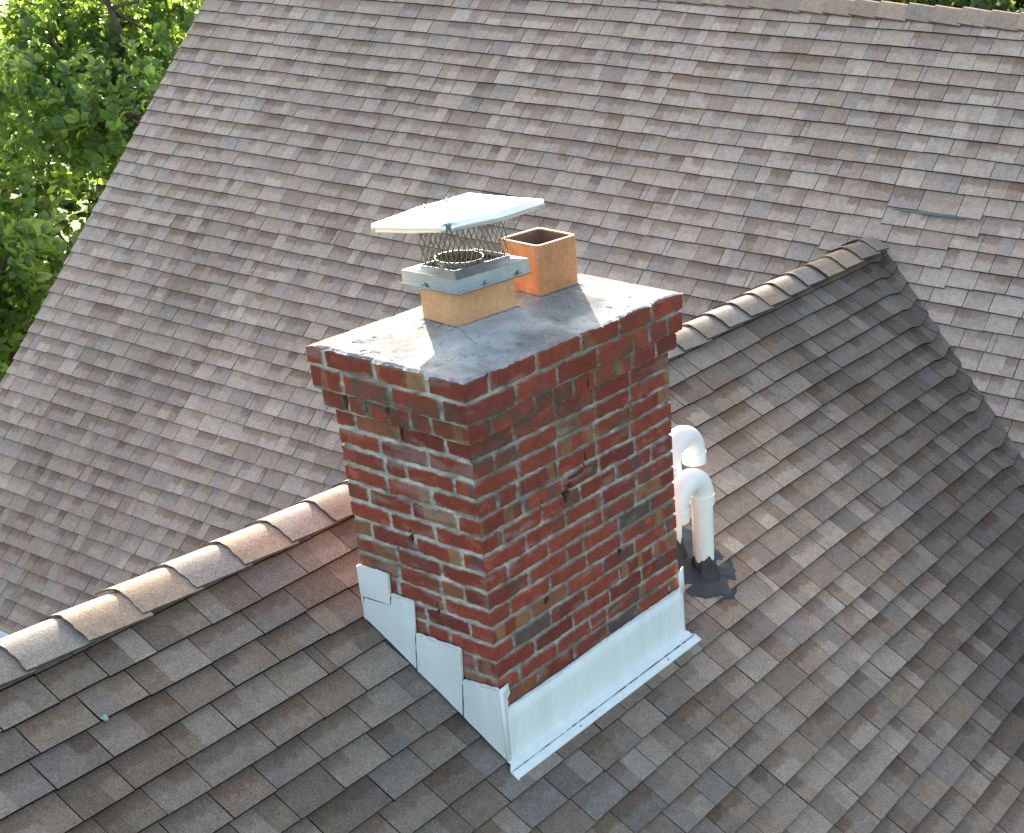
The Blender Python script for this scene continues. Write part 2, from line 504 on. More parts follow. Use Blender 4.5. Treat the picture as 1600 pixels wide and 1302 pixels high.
# --- roof decks (dark felt under the shingles) and walls
def deck(name, pts, parent, th=0.03):
    P = np.array(pts, float); n = len(P)
    nrm = np.cross(P[1] - P[0], P[2] - P[0]); nrm /= np.linalg.norm(nrm)
    if nrm[2] < 0: P = P[::-1]; nrm = -nrm
    T = P - nrm * 0.034; B = P - nrm * (th + 0.034)
    F = [tuple(range(n)), tuple(range(2 * n - 1, n - 1, -1))] + [(i, n + i, n + (i + 1) % n, (i + 1) % n) for i in range(n)]
    return np_mesh(name, np.vstack([T, B]), F, M['dark'], parent)
xr = (RZ - Z0) / S2
deck('roof_deck', [(-3.18, YF + .02, ZE + .012), (XE + .02, YF + .02, ZE + .012), (xr, RY, RZ), (-3.18, RY, RZ)], front)
deck('roof_deck', [(-3.18, YB - .02, ZE + .012), (XE + .02, YB - .02, ZE + .012), (xr, RY, RZ), (-3.18, RY, RZ)], back)
deck('roof_deck', [(XE + .01, -5.0, ZE + .01), (XT, -5.0, ZT), (XT, RY, ZT), (xr, RY, RZ), (XE + .01, YF, ZE + .01)], mainr)
deck('roof_deck', [(XE + .01, YRAKE - .02, ZE + .01), (XT, YRAKE - .02, ZT), (XT, RY, ZT), (xr, RY, RZ), (XE + .01, YB, ZE + .01)], mainr)
deck('roof_deck', [(XT, -5.0, ZT), (XT, YRAKE - .02, ZT), (2 * XT - 4.2, YRAKE - .02, Z0 + S2 * 4.2), (2 * XT - 4.2, -5.0, Z0 + S2 * 4.2)], farr)

def prism(name, poly, axis, a0, a1, mat, parent):
    """extrude 2D polygon (p,q) along axis ('x' or 'y')"""
    V = []
    for a in (a0, a1):
        for (p, q) in poly: V.append((a, p, q) if axis == 'x' else (p, a, q))
    n = len(poly)
    F = [tuple(range(n)), tuple(range(2 * n - 1, n - 1, -1))] + [(i, n + i, n + (i + 1) % n, (i + 1) % n) for i in range(n)]
    return np_mesh(name, V, F, mat, parent)
GZ = -6.2
zg = 0.14
prism('wall', [(YF + .35, GZ), (YB - .35, GZ), (YB - .35, ZE + .35 * S1 - zg), (RY, RZ - zg), (YF + .35, ZE + .35 * S1 - zg)], 'x', -2.9, 3.0, M['siding'], house)
xb = 2 * XT - 4.2
prism('wall', [(XE + .35, GZ), (xb - .3, GZ), (xb - .3, Z0 + S2 * 4.2 - zg), (XT, ZT - zg), (XE + .35, ZE + .35 * S2 - zg)], 'y', -4.7, YRAKE - .3, M['siding'], house)
# rake boards and gutter
prism('rake_board', [(XE, ZE - .18), (XE, ZE - .02), (XT, ZT - .02), (XT, ZT - .18)], 'y', YRAKE - .045, YRAKE - .02, M['trim'], house)
gut = [(0.0, 0.0), (-0.02, -0.10), (-0.10, -0.10), (-0.13, -0.05), (-0.13, -0.004), (-0.118, -0.004), (-0.118, -0.045), (-0.092, -0.088), (-0.03, -0.088), (-0.012, -0.002)]
prism('gutter', [(XE - .005 + a, ZE - .028 + b) for a, b in gut], 'y', YB + .1, YRAKE, M['trim'], house)

# --- ridge caps
def ridge_caps(name, parent, axis, a0, a1, pitch, cy, zfun, slopes, half, pal, seed, flip=False, r=0.04, tonefn=None):
    rnd = random.Random(seed)
    VV, FF, CC, UU = [], [], [], []
    nseg = 14
    a = a0
    while a < a1 - 0.02:
        L = pitch * rnd.uniform(0.985, 1.015)
        base = pal[rnd.randrange(len(pal))] * rnd.uniform(0.92, 1.1) * (tonefn(a) if tonefn else 1.0)
        off = rnd.uniform(-0.008, 0.008); tilt = rnd.uniform(-0.009, 0.009); lift = rnd.uniform(-0.001, 0.005)
        b0, b1 = a, min(a + L + 0.025, a1 + 0.02)
        rows = 4
        i0 = len(VV)
        for layer in (0, 1):
            for k in range(rows + 1):
                s = k / rows
                q = b0 + (b1 - b0) * s
                for m_ in range(nseg + 1):
                    t = -half + 2 * half * m_ / nseg
                    sl = slopes[0] if t < 0 else slopes[1]
                    rad = r
                    dz = -sl * (math.sqrt(t * t + rad * rad) - rad)
                    # flanks relax towards the roof plane
                    h = (0.0125 + lift) * (1 - s) + 0.0005 * s
                    jag = 0.0022 * math.sin(m_ * 2.1 + a * 40) + 0.002 * math.sin(m_ * 0.7 + a * 13)
                    z = float(zfun(q)) + dz + h - (0.0075 if layer else 0)
                    y = cy + t + off + tilt * s
                    qq = q + (jag if k == 0 else 0)
                    if flip: qq = a0 + a1 - qq
                    VV.append((qq, y, z) if axis == 'x' else (y, qq, z))
                    CC.append((*(base * (1.0 if layer == 0 else 0.3)), 0.0)); UU.append((t, 0.3))
        w = nseg + 1; nl = (rows + 1) * w
        for k in range(rows):
            for m_ in range(nseg):
                p = i0 + k * w + m_
                FF.append((p, p + w, p + w + 1, p + 1)); FF.append((p + nl, p + nl + 1, p + nl + w + 1, p + nl + w))
        def strip(idx):
            s0 = len(VV)
            for ii in idx:
                for off_ in (0, nl):
                    VV.append(VV[ii + off_]); CC.append((*(base * 0.3), 0.0)); UU.append((0, 0.3))
            for ii in range(len(idx) - 1):
                p = s0 + 2 * ii
                FF.append((p, p + 1, p + 3, p + 2))
        strip([i0 + m_ for m_ in range(w)])
        strip([i0 + k * w for k in range(rows + 1)])
        strip([i0 + k * w + nseg for k in range(rows + 1)])
        a += L
    return np_mesh(name, VV, FF, M['shingle'], parent, colors=np.array(CC), uv=np.array(UU), smooth=False)
PAL_CAP = [srgb_a(c) for c in [(160, 143, 128), (152, 140, 131), (148, 142, 138), (168, 150, 132), (140, 130, 122), (150, 138, 130)]]
PAL_CAP = [c * np.array([1.04, 1.0, 0.93]) for c in PAL_CAP]
ridge_caps('ridge_cap', front, 'x', -3.3034, 4.66, 0.2055, RY, lambda x: RZ + 0.007 + ridge_dz(x), (S1 * .92, S1 * .92), 0.125, PAL_CAP, 3, tonefn=lambda x: 1.0 - 0.12 * float(sstep(2.0, 3.2, x)))
PAL_CAP2 = [srgb_a(c) * np.array([0.98, 0.90, 0.82]) for c in [(168, 152, 140), (160, 146, 136), (154, 140, 130), (172, 154, 140), (148, 138, 134), (164, 147, 135)]]
ridge_caps('ridge_cap', mainr, 'y', -5.0, YRAKE, 0.2, XT, lambda y: ZT + 0.004 + 0.006 * np.sin(y * 1.1 + 0.6), (S2, S2), 0.100, PAL_CAP2, 5, flip=True, r=0.016)

# exposed underlay strip where a shingle has slipped
def quad_on_main(pts, h):
    nrm = np.array([-Sn2, 0, C2])
    return [np.array([x, y, Z0 + S2 * x]) + nrm * h for x, y in pts]
ex = quad_on_main([(4.914, 1.02), (4.907, 0.74), (4.911, 0.52), (4.922, 0.52), (4.924, 0.74), (4.918, 1.02)], 0.0128)
ex2 = [p - np.array([-Sn2, 0, C2]) * 0.003 for p in ex]
np_mesh('exposed_underlay', ex + ex2, [tuple(range(6)), tuple(range(11, 5, -1))] + [(i, 6 + i, 6 + (i + 1) % 6, (i + 1) % 6) for i in range(6)], M['teal'], mainr)

# ------------------------------------------------------------------ chimney
CW, CL = 0.599, 1.058
YAW = -0.00806; LX, LY = -0.01685, 0.00427
def lean(P):
    P = np.array(P, float)
    c, s = math.cos(YAW), math.sin(YAW)
    x, y = c * P[..., 0] - s * P[..., 1], s * P[..., 0] + c * P[..., 1]
    z = P[..., 2]
    return np.stack([x + LX * z, y + LY * z, z], -1)

chim = empty('chimney', (0.53, 0.3, -1.0))
tag(chim, 'red brick chimney with grey mortar crown and white metal flashing round its foot', 'chimney')

zb = [0.302, 0.226, 0.144, 0.072, 0.003]
while zb[-1] > -1.45: zb.append(zb[-1] - 0.0677)
zb = np.array(zb)
corb = np.array([0.045, 0.042, 0.024] + [0.0] * (len(zb)))
ST = 0.203
def rows_for(face, L):
    """vertical joints for each course, distance from the near / start corner"""
    rnd = random.Random(100 + face)
    rows = []
    for i in range(len(zb)):
        if face in (0, 3) and i < 3:
            if face == 3:   # the narrow face seen on the left; measured from its near corner
                js = {0: [0.135, 0.335, 0.53], 1: [0.095, 0.285, 0.475], 2: [0.15, 0.235, 0.325, 0.415, 0.495]}[i]
            else:
                js = {0: [0.105, 0.31, 0.52, 0.71, 0.885], 1: [0.21, 0.40, 0.60, 0.785, 0.87, 0.975], 2: [0.10, 0.30, 0.39, 0.49, 0.60, 0.70, 0.80, 0.94]}[i]
        else:
            start_full = (i % 2 == 0) if face in (3, 1) else (i % 2 == 1)
            a = (ST if start_full else ST / 2) + rnd.uniform(-0.008, 0.008)
            js = []
            while a < L - 0.045:
                js.append(a)
                step = ST if rnd.random() > 0.10 else ST / 2
                a += step + rnd.uniform(-0.012, 0.012)
        rows.append(np.array(js))
    return rows

# recesses: (face, a, z, radius_a, radius_z, depth)
HOLES = [(0, 0.448, -0.262, 0.010, 0.022, 0.030), (0, 0.485, -0.224, 0.045, 0.006, 0.028), (0, 0.544, -0.182, 0.006, 0.030, 0.026),
         (0, 0.425, -0.285, 0.012, 0.018, 0.025), (0, 0.676, -0.131, 0.036, 0.005, 0.026), (0, 0.916, -0.066, 0.035, 0.005, 0.022),
         (0, 0.30, -0.275, 0.004, 0.024, 0.014), (0, 0.56, 0.095, 0.005, 0.03, 0.02), (0, 0.86, -0.20, 0.05, 0.003, 0.015), (0, 0.70, -0.62, 0.012, 0.010, 0.012),
         (0, 0.28, -0.63, 0.012, 0.014, 0.014),
         (3, 0.325, -0.345, 0.007, 0.024, 0.024), (3, 0.40, -0.41, 0.004, 0.028, 0.016), (3, 0.31, -0.395, 0.05, 0.003, 0.012), (3, 0.245, -0.60, 0.006, 0.022, 0.016),
         (3, 0.325, 0.11, 0.006, 0.030, 0.022), (3, 0.415, 0.11, 0.006, 0.030, 0.02), (3, 0.30, 0.04, 0.006, 0.028, 0.02), (3, 0.50, 0.11, 0.006, 0.03, 0.02)]

def brick_field(face, a, z, L):
    """returns height offset and colour"""
    zz = z + 0.0035 * fbm(a * 7 + face * 31, z * 5, oct=2, seed=41) + 0.0022 * fbm(a * 30, z * 30 + face * 9, oct=2, seed=43)
    aa = a + 0.0028 * fbm(a * 30 + 7, z * 40 + face * 13, oct=2, seed=47)
    k = np.clip(np.searchsorted(-zb, -zz, side='right') - 1, 0, len(zb) - 2)
    rows = rows_for(face, L)
    bi = np.zeros(a.shape, int); dj = np.full(a.shape, 9.0)
    for i in range(len(zb) - 1):
        m = k == i
        if not m.any(): continue
        js = rows[i]
        if len(js) == 0: continue
        av = aa[m]
        idx = np.searchsorted(js, av)
        lo = np.where(idx > 0, av - js[np.clip(idx - 1, 0, len(js) - 1)], 9)
        hi = np.where(idx < len(js), js[np.clip(idx, 0, len(js) - 1)] - av, 9)
        dj[m] = np.minimum(lo, hi); bi[m] = idx
    h1 = hash3(k, bi, np.full_like(k, face), 3); h2 = hash3(k, bi, np.full_like(k, face), 5)
    h3 = hash3(k, bi, np.full_like(k, face), 7); h4 = hash3(k, bi, np.full_like(k, face), 9)
    # a corner brick keeps one colour round the corner: hash by course only
    near = (bi == 0)
    if face in (0, 3):
        hc = hash3(k, np.zeros_like(k), np.zeros_like(k), 11)
        h1 = np.where(near, hc, h1); 
    dz = np.minimum(zz - zb[k + 1], zb[k] - zz)
    jx = {3: 0.0006, 0: -0.0004}.get(face, 0.0)
    jv = 0.0046 + jx + 0.0025 * h2; jh = 0.0056 + jx + 0.0030 * fbm(a * 9, z * 13 + face, oct=2, seed=51)
    rag = 0.0040 * fbm(a * 55, z * 55 + face * 5, oct=4, seed=53)
    # knocked-off arrises: round the brick corners
    crn = np.hypot(np.maximum(0.016 - (dj - jv), 0), np.maximum(0.016 - (dz - jh), 0))
    rag = rag - 0.5 * np.maximum(crn - 0.016, 0)
    m = np.minimum(dj - jv, dz - jh) + rag
    mask = sstep(-0.0008, 0.0022, m)
    # chipped / eroded faces
    spall = sstep(0.25, 0.5, fbm(a * 16 + 3, z * 22 + face, oct=3, seed=57)) * (h4 > 0.55)
    mort_out = fbm(a * 12, z * 45 + face * 3, oct=4, seed=61)
    H = mask * (0.0012 * (h3 - 0.5) * 2 - 0.004 * spall + 0.0006 * fbm(a * 90, z * 90, oct=2, seed=63)) \
        + (1 - mask) * (-(0.0060 if face == 3 else 0.0095) + (0.0060 if face == 3 else 0.0050) * mort_out + 0.002 * fbm(a * 120, z * 120, oct=2, seed=65))
    # colours
    red = np.array([0.235, 0.050, 0.030]); red2 = np.array([0.180, 0.040, 0.029]); dark = np.array([0.085, 0.055, 0.05])
    tan = np.array([0.24, 0.135, 0.068]); orange = np.array([0.26, 0.095, 0.050])
    c = red[None] * (0.82 + 0.36 * h3)[..., None] + 0 * a[..., None]
    c = np.where((h1 > 0.72)[..., None], red2 * (0.85 + 0.3 * h3)[..., None], c)
    c = np.where((h1 > 0.955)[..., None], dark * (0.8 + 0.7 * h3)[..., None], c)
    c = np.where((h1 < 0.022)[..., None], orange * 0.9, c)
    # vertical flashes of tan and brown on some bricks
    st = sstep(0.05, 0.28, vnoise(a * 22 + face * 5, z * 3 + k * 1.7, seed=67)) * (h4 < 0.27)
    c = c * (1 - 0.75 * st[..., None]) + (tan * (0.7 + 0.6 * h2)[..., None]) * 0.75 * st[..., None]
    st2 = sstep(0.15, 0.4, vnoise(a * 26 + face * 9, z * 4 + k * 2.3, seed=69)) * (h4 > 0.80)
    c = c * (1 - 0.7 * st2[..., None]) + dark * 1.2 * 0.7 * st2[..., None]
    c = c * (1 + 0.22 * fbm(a * 45, z * 45, oct=3, seed=71))[..., None]
    c = np.where((spall > 0.5)[..., None], c * 1.2 + np.array([0.03, 0.012, 0.008]), c)
    mort = np.array([0.37, 0.352, 0.315]) * (0.92 + 0.75 * fbm(a * 22, z * 60, oct=4, seed=73))[..., None]
    mossy = np.array([0.115, 0.115, 0.08])
    if face == 0:
        ms = sstep(-0.25, 0.35, fbm(a * 5, z * 9, oct=3, seed=75) + 0.95 * np.exp(-((z - 0.06) / 0.17) ** 2) * np.exp(-((a - 0.50) / 0.50) ** 2) - 0.36)
        mort = mort * 0.92
    elif face == 3:
        ms = sstep(0.0, 0.4, fbm(a * 6, z * 10, oct=3, seed=77) + 0.9 * np.exp(-((z - 0.12) / 0.075) ** 2) - 0.42)
        mort = mort * 1.12
    else:
        ms = np.zeros_like(a)
    mort = mort * (1 - 0.68 * ms[..., None]) + mossy * 0.68 * ms[..., None]
    dirt = 0.72 * ms * sstep(-0.2, 0.4, fbm(a * 12, z * 14, oct=3, seed=79))
    c = c * (1 - dirt[..., None]) + np.array([0.085, 0.07, 0.05]) * dirt[..., None]
    # mortar smeared over the brick edges
    sm = sstep(0.0085, 0.0, m) * sstep(0.0, 0.35, fbm(a * 34, z * 50 + face, oct=3, seed=85)) * (0.50 if face == 3 else 0.40)
    c = c * (1 - sm[..., None]) + np.array([0.32, 0.31, 0.285]) * sm[..., None]
    # shade along the brick edges, painted in as patchy darkening
    c = c * (1 - 0.25 * sstep(0.006, 0.0, m) * sstep(0.1, -0.3, fbm(a * 30, z * 40, oct=2, seed=87)))[..., None]
    # lime bloom smeared over bricks
    fb = fbm(a * 9, z * 26 + face * 4, oct=4, seed=81)
    if face == 3: bl = sstep(0.12, 0.5, fb + 0.40 * np.exp(-((z + 0.12) / 0.12) ** 2) * np.exp(-((a - 0.33) / 0.2) ** 2)) * 0.24
    elif face == 0: bl = sstep(0.30, 0.6, fb) * 0.22; c = c * 0.97
    else: bl = np.zeros_like(a)
    c = c * (1 - bl[..., None]) + np.array([0.34, 0.34, 0.33]) * bl[..., None]
    C = c * mask[..., None] + mort * (1 - mask)[..., None]
    for (f, ha, hz_, ra, rz, dep) in HOLES:
        if f != face: continue
        q = ((a - ha) / ra) ** 2 + ((z - hz_) / rz) ** 2 + 0.5 * fbm(a * 80, z * 80, oct=2, seed=83)
        hm = 1 - sstep(0.6, 1.3, q)
        H = H - dep * hm
        C = C * (1 - 0.9 * hm[..., None]) + np.array([0.012, 0.010, 0.008]) * 0.9 * hm[..., None]
    return H, C

def build_stack():
    ztop, zbot = 0.288, -1.42
    nz = int((ztop - zbot) / 0.0034)
    Z = np.linspace(zbot, ztop, nz)
    faces = [  # start corner, direction, normal, length, step
        (0, (0, 0), (1, 0), (0, -1), CL, 0.0034),
        (1, (CL, 0), (0, 1), (1, 0), CW, 0.012),
        (2, (CL, CW), (-1, 0), (0, 1), CL, 0.012),
        (3, (0, CW), (0, -1), (-1, 0), CW, 0.0034)]
    cols = []
    co_list = []
    for (f, st, d, n, L, stp) in faces:
        na = int(round(L / stp))
        a = np.arange(na) * (L / na)      # includes the start corner, not the end
        A, ZZ = np.meshgrid(a, Z, indexing='ij')
        af = (L - A) if f == 3 else A     # the left face is measured from the near corner
        H, Cc = brick_field(f, af, ZZ, L)
        kk = np.clip(np.searchsorted(-zb, -ZZ, side='right') - 1, 0, len(zb) - 1)
        # smooth the corbel step within the mortar joint
        o = corb[kk]
        T = H + o
        # position along the tangent stretches with the corbel
        half = L / 2
        tt = (A - half) * (L + 2 * o) / L
        cx = st[0] + d[0] * half; cy = st[1] + d[1] * half
        X = cx + d[0] * tt + n[0] * T
        Y = cy + d[1] * tt + n[1] * T
        P = np.stack([X, Y, ZZ], -1)
        # start corner column: push along both normals
        pf = faces[(f - 1) % 4]
        P[0, :, 0] = st[0] + (n[0] + pf[3][0]) * (o[0] + H[0] * 0.8 - 0.0008)
        P[0, :, 1] = st[1] + (n[1] + pf[3][1]) * (o[0] + H[0] * 0.8 - 0.0008)
        co_list.append(P); cols.append(Cc)
    P = np.concatenate(co_list, 0); C = np.concatenate(cols, 0)
    nu = P.shape[0]
    F = grid_faces(nu, nz, wrap_u=True)
    V = lean(P.reshape(-1, 3))
    # top cap
    nV = len(V)
    cap = [i * nz + nz - 1 for i in range(nu)]
    ctr = lean(np.array([[CL / 2, CW / 2, 0.288]]))
    V = np.vstack([V, ctr]); Cf = np.vstack([C.reshape(-1, 3), [[0.2, 0.19, 0.17]]])
    Fl = np.vstack([F])
    tri = np.array([[cap[i], cap[(i + 1) % nu], nV, nV] for i in range(nu)])
    me_faces = [tuple(x) for x in Fl] + [(t[0], t[1], t[2]) for t in tri]
    return np_mesh('brick_stack', V, me_faces, M['brick'], chim, colors=Cf)
build_stack()

# mortar crown
F1 = dict(c=(0.414, 0.345), hx=0.1435, hy=0.086, yaw=-0.075)
F2 = dict(c=(0.786, 0.345), hx=0.104, hy=0.095, yaw=-0.06)
def rect_dist(X, Y, f, grow=0.0):
    c, s = math.cos(-f['yaw']), math.sin(-f['yaw'])
    x, y = X - f['c'][0], Y - f['c'][1]
    xr_, yr_ = c * x - s * y, s * x + c * y
    dx, dy = np.abs(xr_) - f['hx'] - grow, np.abs(yr_) - f['hy'] - grow
    return np.hypot(np.maximum(dx, 0), np.maximum(dy, 0)) + np.minimum(np.maximum(dx, dy), 0)
def build_crown():
    o = 0.040
    nx, ny = 330, 205
    a = np.linspace(0, 1, nx); b = np.linspace(0, 1, ny)
    A, B = np.meshgrid(a, b, indexing='ij')
    X = -o + A * (CL + 2 * o); Y = -o + B * (CW + 2 * o)
    ed = np.minimum(np.minimum(X + o, CL + o - X), np.minimum(Y + o, CW + o - Y))
    # ragged outline
    w = 0.013 * fbm(X * 13, Y * 13, oct=3, seed=91) + 0.006 * fbm(X * 50, Y * 50, oct=2, seed=92)
    k = 1 - sstep(0, 0.05, ed)
    cxm, cym = CL / 2, CW / 2
    X2 = X + np.sign(X - cxm) * (w - 0.004) * k * (np.minimum(X + o, CL + o - X) < 0.05)
    Y2 = Y + np.sign(Y - cym) * (w - 0.004) * k * (np.minimum(Y + o, CW + o - Y) < 0.05)
    Z = 0.288 + 0.006 * sstep(0, 0.02, ed) + 0.031 * sstep(0.0, 0.26, ed) + 0.0045 * fbm(X * 6, Y * 6, oct=3, seed=93) + 0.0009 * fbm(X * 42, Y * 42, oct=3, seed=94) - 0.0025 * sstep(0.3, 0.55, fbm(X * 24, Y * 24, oct=3, seed=88))
    for f in (F1, F2):
        d = rect_dist(X, Y, f)
        Z = Z + 0.010 * np.exp(-np.maximum(d, 0) / 0.018)
    col = np.array([0.40, 0.40, 0.385])[None, None] * (1 + 0.25 * fbm(X * 12, Y * 12, oct=4, seed=95))[..., None]
    dk = sstep(-0.15, 0.35, fbm(X * 5 + 2, Y * 5, oct=4, seed=96) + 0.45 * np.exp(-((X - 0.62) / 0.28) ** 2 - ((Y - 0.12) / 0.16) ** 2))
    col = col * (1 - 0.72 * dk[..., None]) + np.array([0.15, 0.15, 0.15]) * 0.72 * dk[..., None]
    sp = sstep(0.42, 0.6, fbm(X * 60, Y * 60, oct=2, seed=97))
    col = col * (1 - 0.25 * sp[..., None])
    for f in (F1, F2):
        d = np.abs(rect_dist(X, Y, f)) + 0.004 * fbm(X * 60, Y * 60, oct=2, seed=101)
        jm = (1 - sstep(0.001, 0.0055, d))[..., None] * 0.75
        col = col * (1 - jm) + np.array([0.06, 0.05, 0.04]) * jm
    # cracks
    def crack(pts, wd=0.0022):
        nonlocal Z, col
        D_ = np.full(X.shape, 9.0)
        for i in range(len(pts) - 1):
            p, q = np.array(pts[i]), np.array(pts[i + 1]); v = q - p; L2 = v @ v
            xx = X + 0.006 * fbm(X * 40, Y * 40, oct=2, seed=98); yy = Y + 0.006 * fbm(X * 40 + 9, Y * 40, oct=2, seed=99)
            t = np.clip(((xx - p[0]) * v[0] + (yy - p[1]) * v[1]) / L2, 0, 1)
            D_ = np.minimum(D_, np.hypot(xx - p[0] - t * v[0], yy - p[1] - t * v[1]))
        m = 1 - sstep(wd * 0.4, wd * 1.5, D_)
        Z = Z - 0.004 * m
        col = col * (1 - 0.8 * m[..., None]) + np.array([0.05, 0.05, 0.045]) * 0.8 * m[..., None]
    crack([(0.27, 0.25), (0.235, 0.20), (0.215, 0.15), (0.20, 0.13)], 0.0014)
    crack([(0.08, 0.09), (0.14, 0.085), (0.17, 0.06)], 0.0011)
    crack([(1.02, 0.10), (1.06, 0.04), (1.09, 0.02)], 0.0016)
    V = np.stack([X2, Y2, Z], -1).reshape(-1, 3)
    F = [tuple(x) for x in grid_faces(nx, ny)]
    C = col.reshape(-1, 3)
    # skirt
    ring = [i * ny for i in range(nx)] + [(nx - 1) * ny + j for j in range(1, ny)] + [i * ny + ny - 1 for i in range(nx - 2, -1, -1)] + [j for j in range(ny - 2, 0, -1)]
    n0 = len(V)
    S = V[ring].copy(); S[:, 2] = 0.284
    V = np.vstack([V, S]); C = np.vstack([C, C[ring] * 0.8])
    n = len(ring)
    for i in range(n):
        F.append((ring[i], n0 + i, n0 + (i + 1) % n, ring[(i + 1) % n]))
    return np_mesh('mortar_crown', lean(V), F, M['crown'], chim, colors=C, smooth=True)
build_crown()

def rrect(hx, hy, r, seg=6):
    pts = []
    for (cx, cy, a0) in ((hx - r, hy - r, 0), (-hx + r, hy - r, 90), (-hx + r, -hy + r, 180), (hx - r, -hy + r, 270)):
        for i in range(seg + 1):
            a = math.radians(a0 + 90 * i / seg)
            pts.append((cx + r * math.cos(a), cy + r * math.sin(a)))
    return pts
def loft(name, loops, mats, parent, smooth=True, close=False, fm=None, capends=False):
    n = len(loops[0]); V = []; F = []; FM = []
    for lp in loops: V += list(lp)
    m = len(loops)
    for i in range(m - 1 + (1 if close else 0)):
        for j in range(n):
            a = i * n + j; b = i * n + (j + 1) % n; c = ((i + 1) % m) * n + (j + 1) % n; d = ((i + 1) % m) * n + j
            F.append((a, b, c, d)); FM.append(fm[i] if fm else 0)
    if capends:
        F.append(tuple(range(n - 1, -1, -1))); FM.append(fm[0] if fm else 0)
        F.append(tuple(range((m - 1) * n, m * n))); FM.append(fm[-1] if fm else 0)
    o = np_mesh(name, V, F, mats, parent, smooth=smooth, fmat=FM)
    return o
def rot2(p, yaw, c):
    return (c[0] + p[0] * math.cos(yaw) - p[1] * math.sin(yaw), c[1] + p[0] * math.sin(yaw) + p[1] * math.cos(yaw))
def flue(f, z0, z1, r, wall, mat, label=None):
    def L(hx, hy, rr, z): return [(*rot2(p, f['yaw'], f['c']), z) for p in rrect(hx, hy, rr)]
    hx, hy = f['hx'], f['hy']
    loops = [L(hx, hy, r, z0), L(hx, hy, r, z1 - 0.02), L(hx, hy, r, z1 - 0.004), L(hx - 0.003, hy - 0.003, r - 0.002, z1),
             L(hx - wall + 0.003, hy - wall + 0.003, r * 0.6, z1), L(hx - wall, hy - wall, r * 0.5, z1 - 0.004), L(hx - wall, hy - wall, r * 0.5, z0 + 0.005)]
    o = loft('flue_liner', loops, [mat, M['soot']], chim, fm=[0, 0, 0, 0, 0, 1])
    md = o.modifiers.new('edge', 'EDGE_SPLIT'); md.split_angle = math.radians(35)
    if label: o['label'] = label
    return o
flue(F1, 0.25, 0.466, 0.022, 0.018, M['clay_tan'], 'buff clay flue liner under the metal cap')
flue(F2, 0.25, 0.512, 0.024, 0.017, M['clay_orange'], 'open orange clay flue liner')

# flashing sheets
def sheet_x(name, pts, x, th, label=None, parent=chim, bulge=0.0035, seed=1, mat='paint'):
    """sheet on a plane x=const, pts (y,z), with slight dents; built as a fan of small quads via a clipped grid"""
    pts = np.array(pts, float)
    y0, z0 = pts.min(0); y1, z1 = pts.max(0)
    n = 14
    V, F = [], []
    P3 = []
    ys = np.linspace(y0, y1, n + 1); zs = np.linspace(z0, z1, n + 1)
    poly0 = [tuple(p) for p in pts]
    area = sum(poly0[i][0] * poly0[(i + 1) % len(poly0)][1] - poly0[(i + 1) % len(poly0)][0] * poly0[i][1] for i in range(len(poly0)))
    # clip the (possibly concave) polygon by each cell: cell ∩ polygon by clipping polygon with the 4 sides
    key = {}
    def vid(y, z, lay):
        kk = (round(y, 5), round(z, 5), lay)
        if kk not in key:
            key[kk] = len(V)
            d = bulge * float(fbm(y * 9 + seed, z * 9, oct=2, seed=seed))
            V.append((x - (th if lay == 0 else 0) - d, y, z))
        return key[kk]
    for i in range(n):
        for j in range(n):
            c = clip_poly(poly0, 1, 0, ys[i]); c = clip_poly(c, -1, 0, -ys[i + 1]) if len(c) > 2 else []
            c = clip_poly(c, 0, 1, zs[j]) if len(c) > 2 else []; c = clip_poly(c, 0, -1, -zs[j + 1]) if len(c) > 2 else []
            if len(c) < 3: continue
            ids = []
            for (y, z) in c:
                q = vid(y, z, 0)
                if not ids or ids[-1] != q: ids.append(q)
            if ids[0] == ids[-1]: ids.pop()
            if len(ids) >= 3: F.append(tuple(ids) if area < 0 else tuple(reversed(ids)))
    # rim
    for i in range(len(poly0)):
        p, q = np.array(poly0[i]), np.array(poly0[(i + 1) % len(poly0)])
        s = len(V)
        for k in range(9):
            y, z = p + (q - p) * k / 8
            d = bulge * float(fbm(y * 9 + seed, z * 9, oct=2, seed=seed))
            V.append((x - th - d, y, z)); V.append((x + 0.002, y, z))
        for k in range(8):
            F.append((s + 2 * k, s + 2 * k + 1, s + 2 * k + 3, s + 2 * k + 2))
    V = lean(np.array(V))
    # undo the lean's x shift at depth: plane stays against the leaning brick
    o = np_mesh(name, V, F, M[mat], parent)
    if label: o['label'] = label
    return o

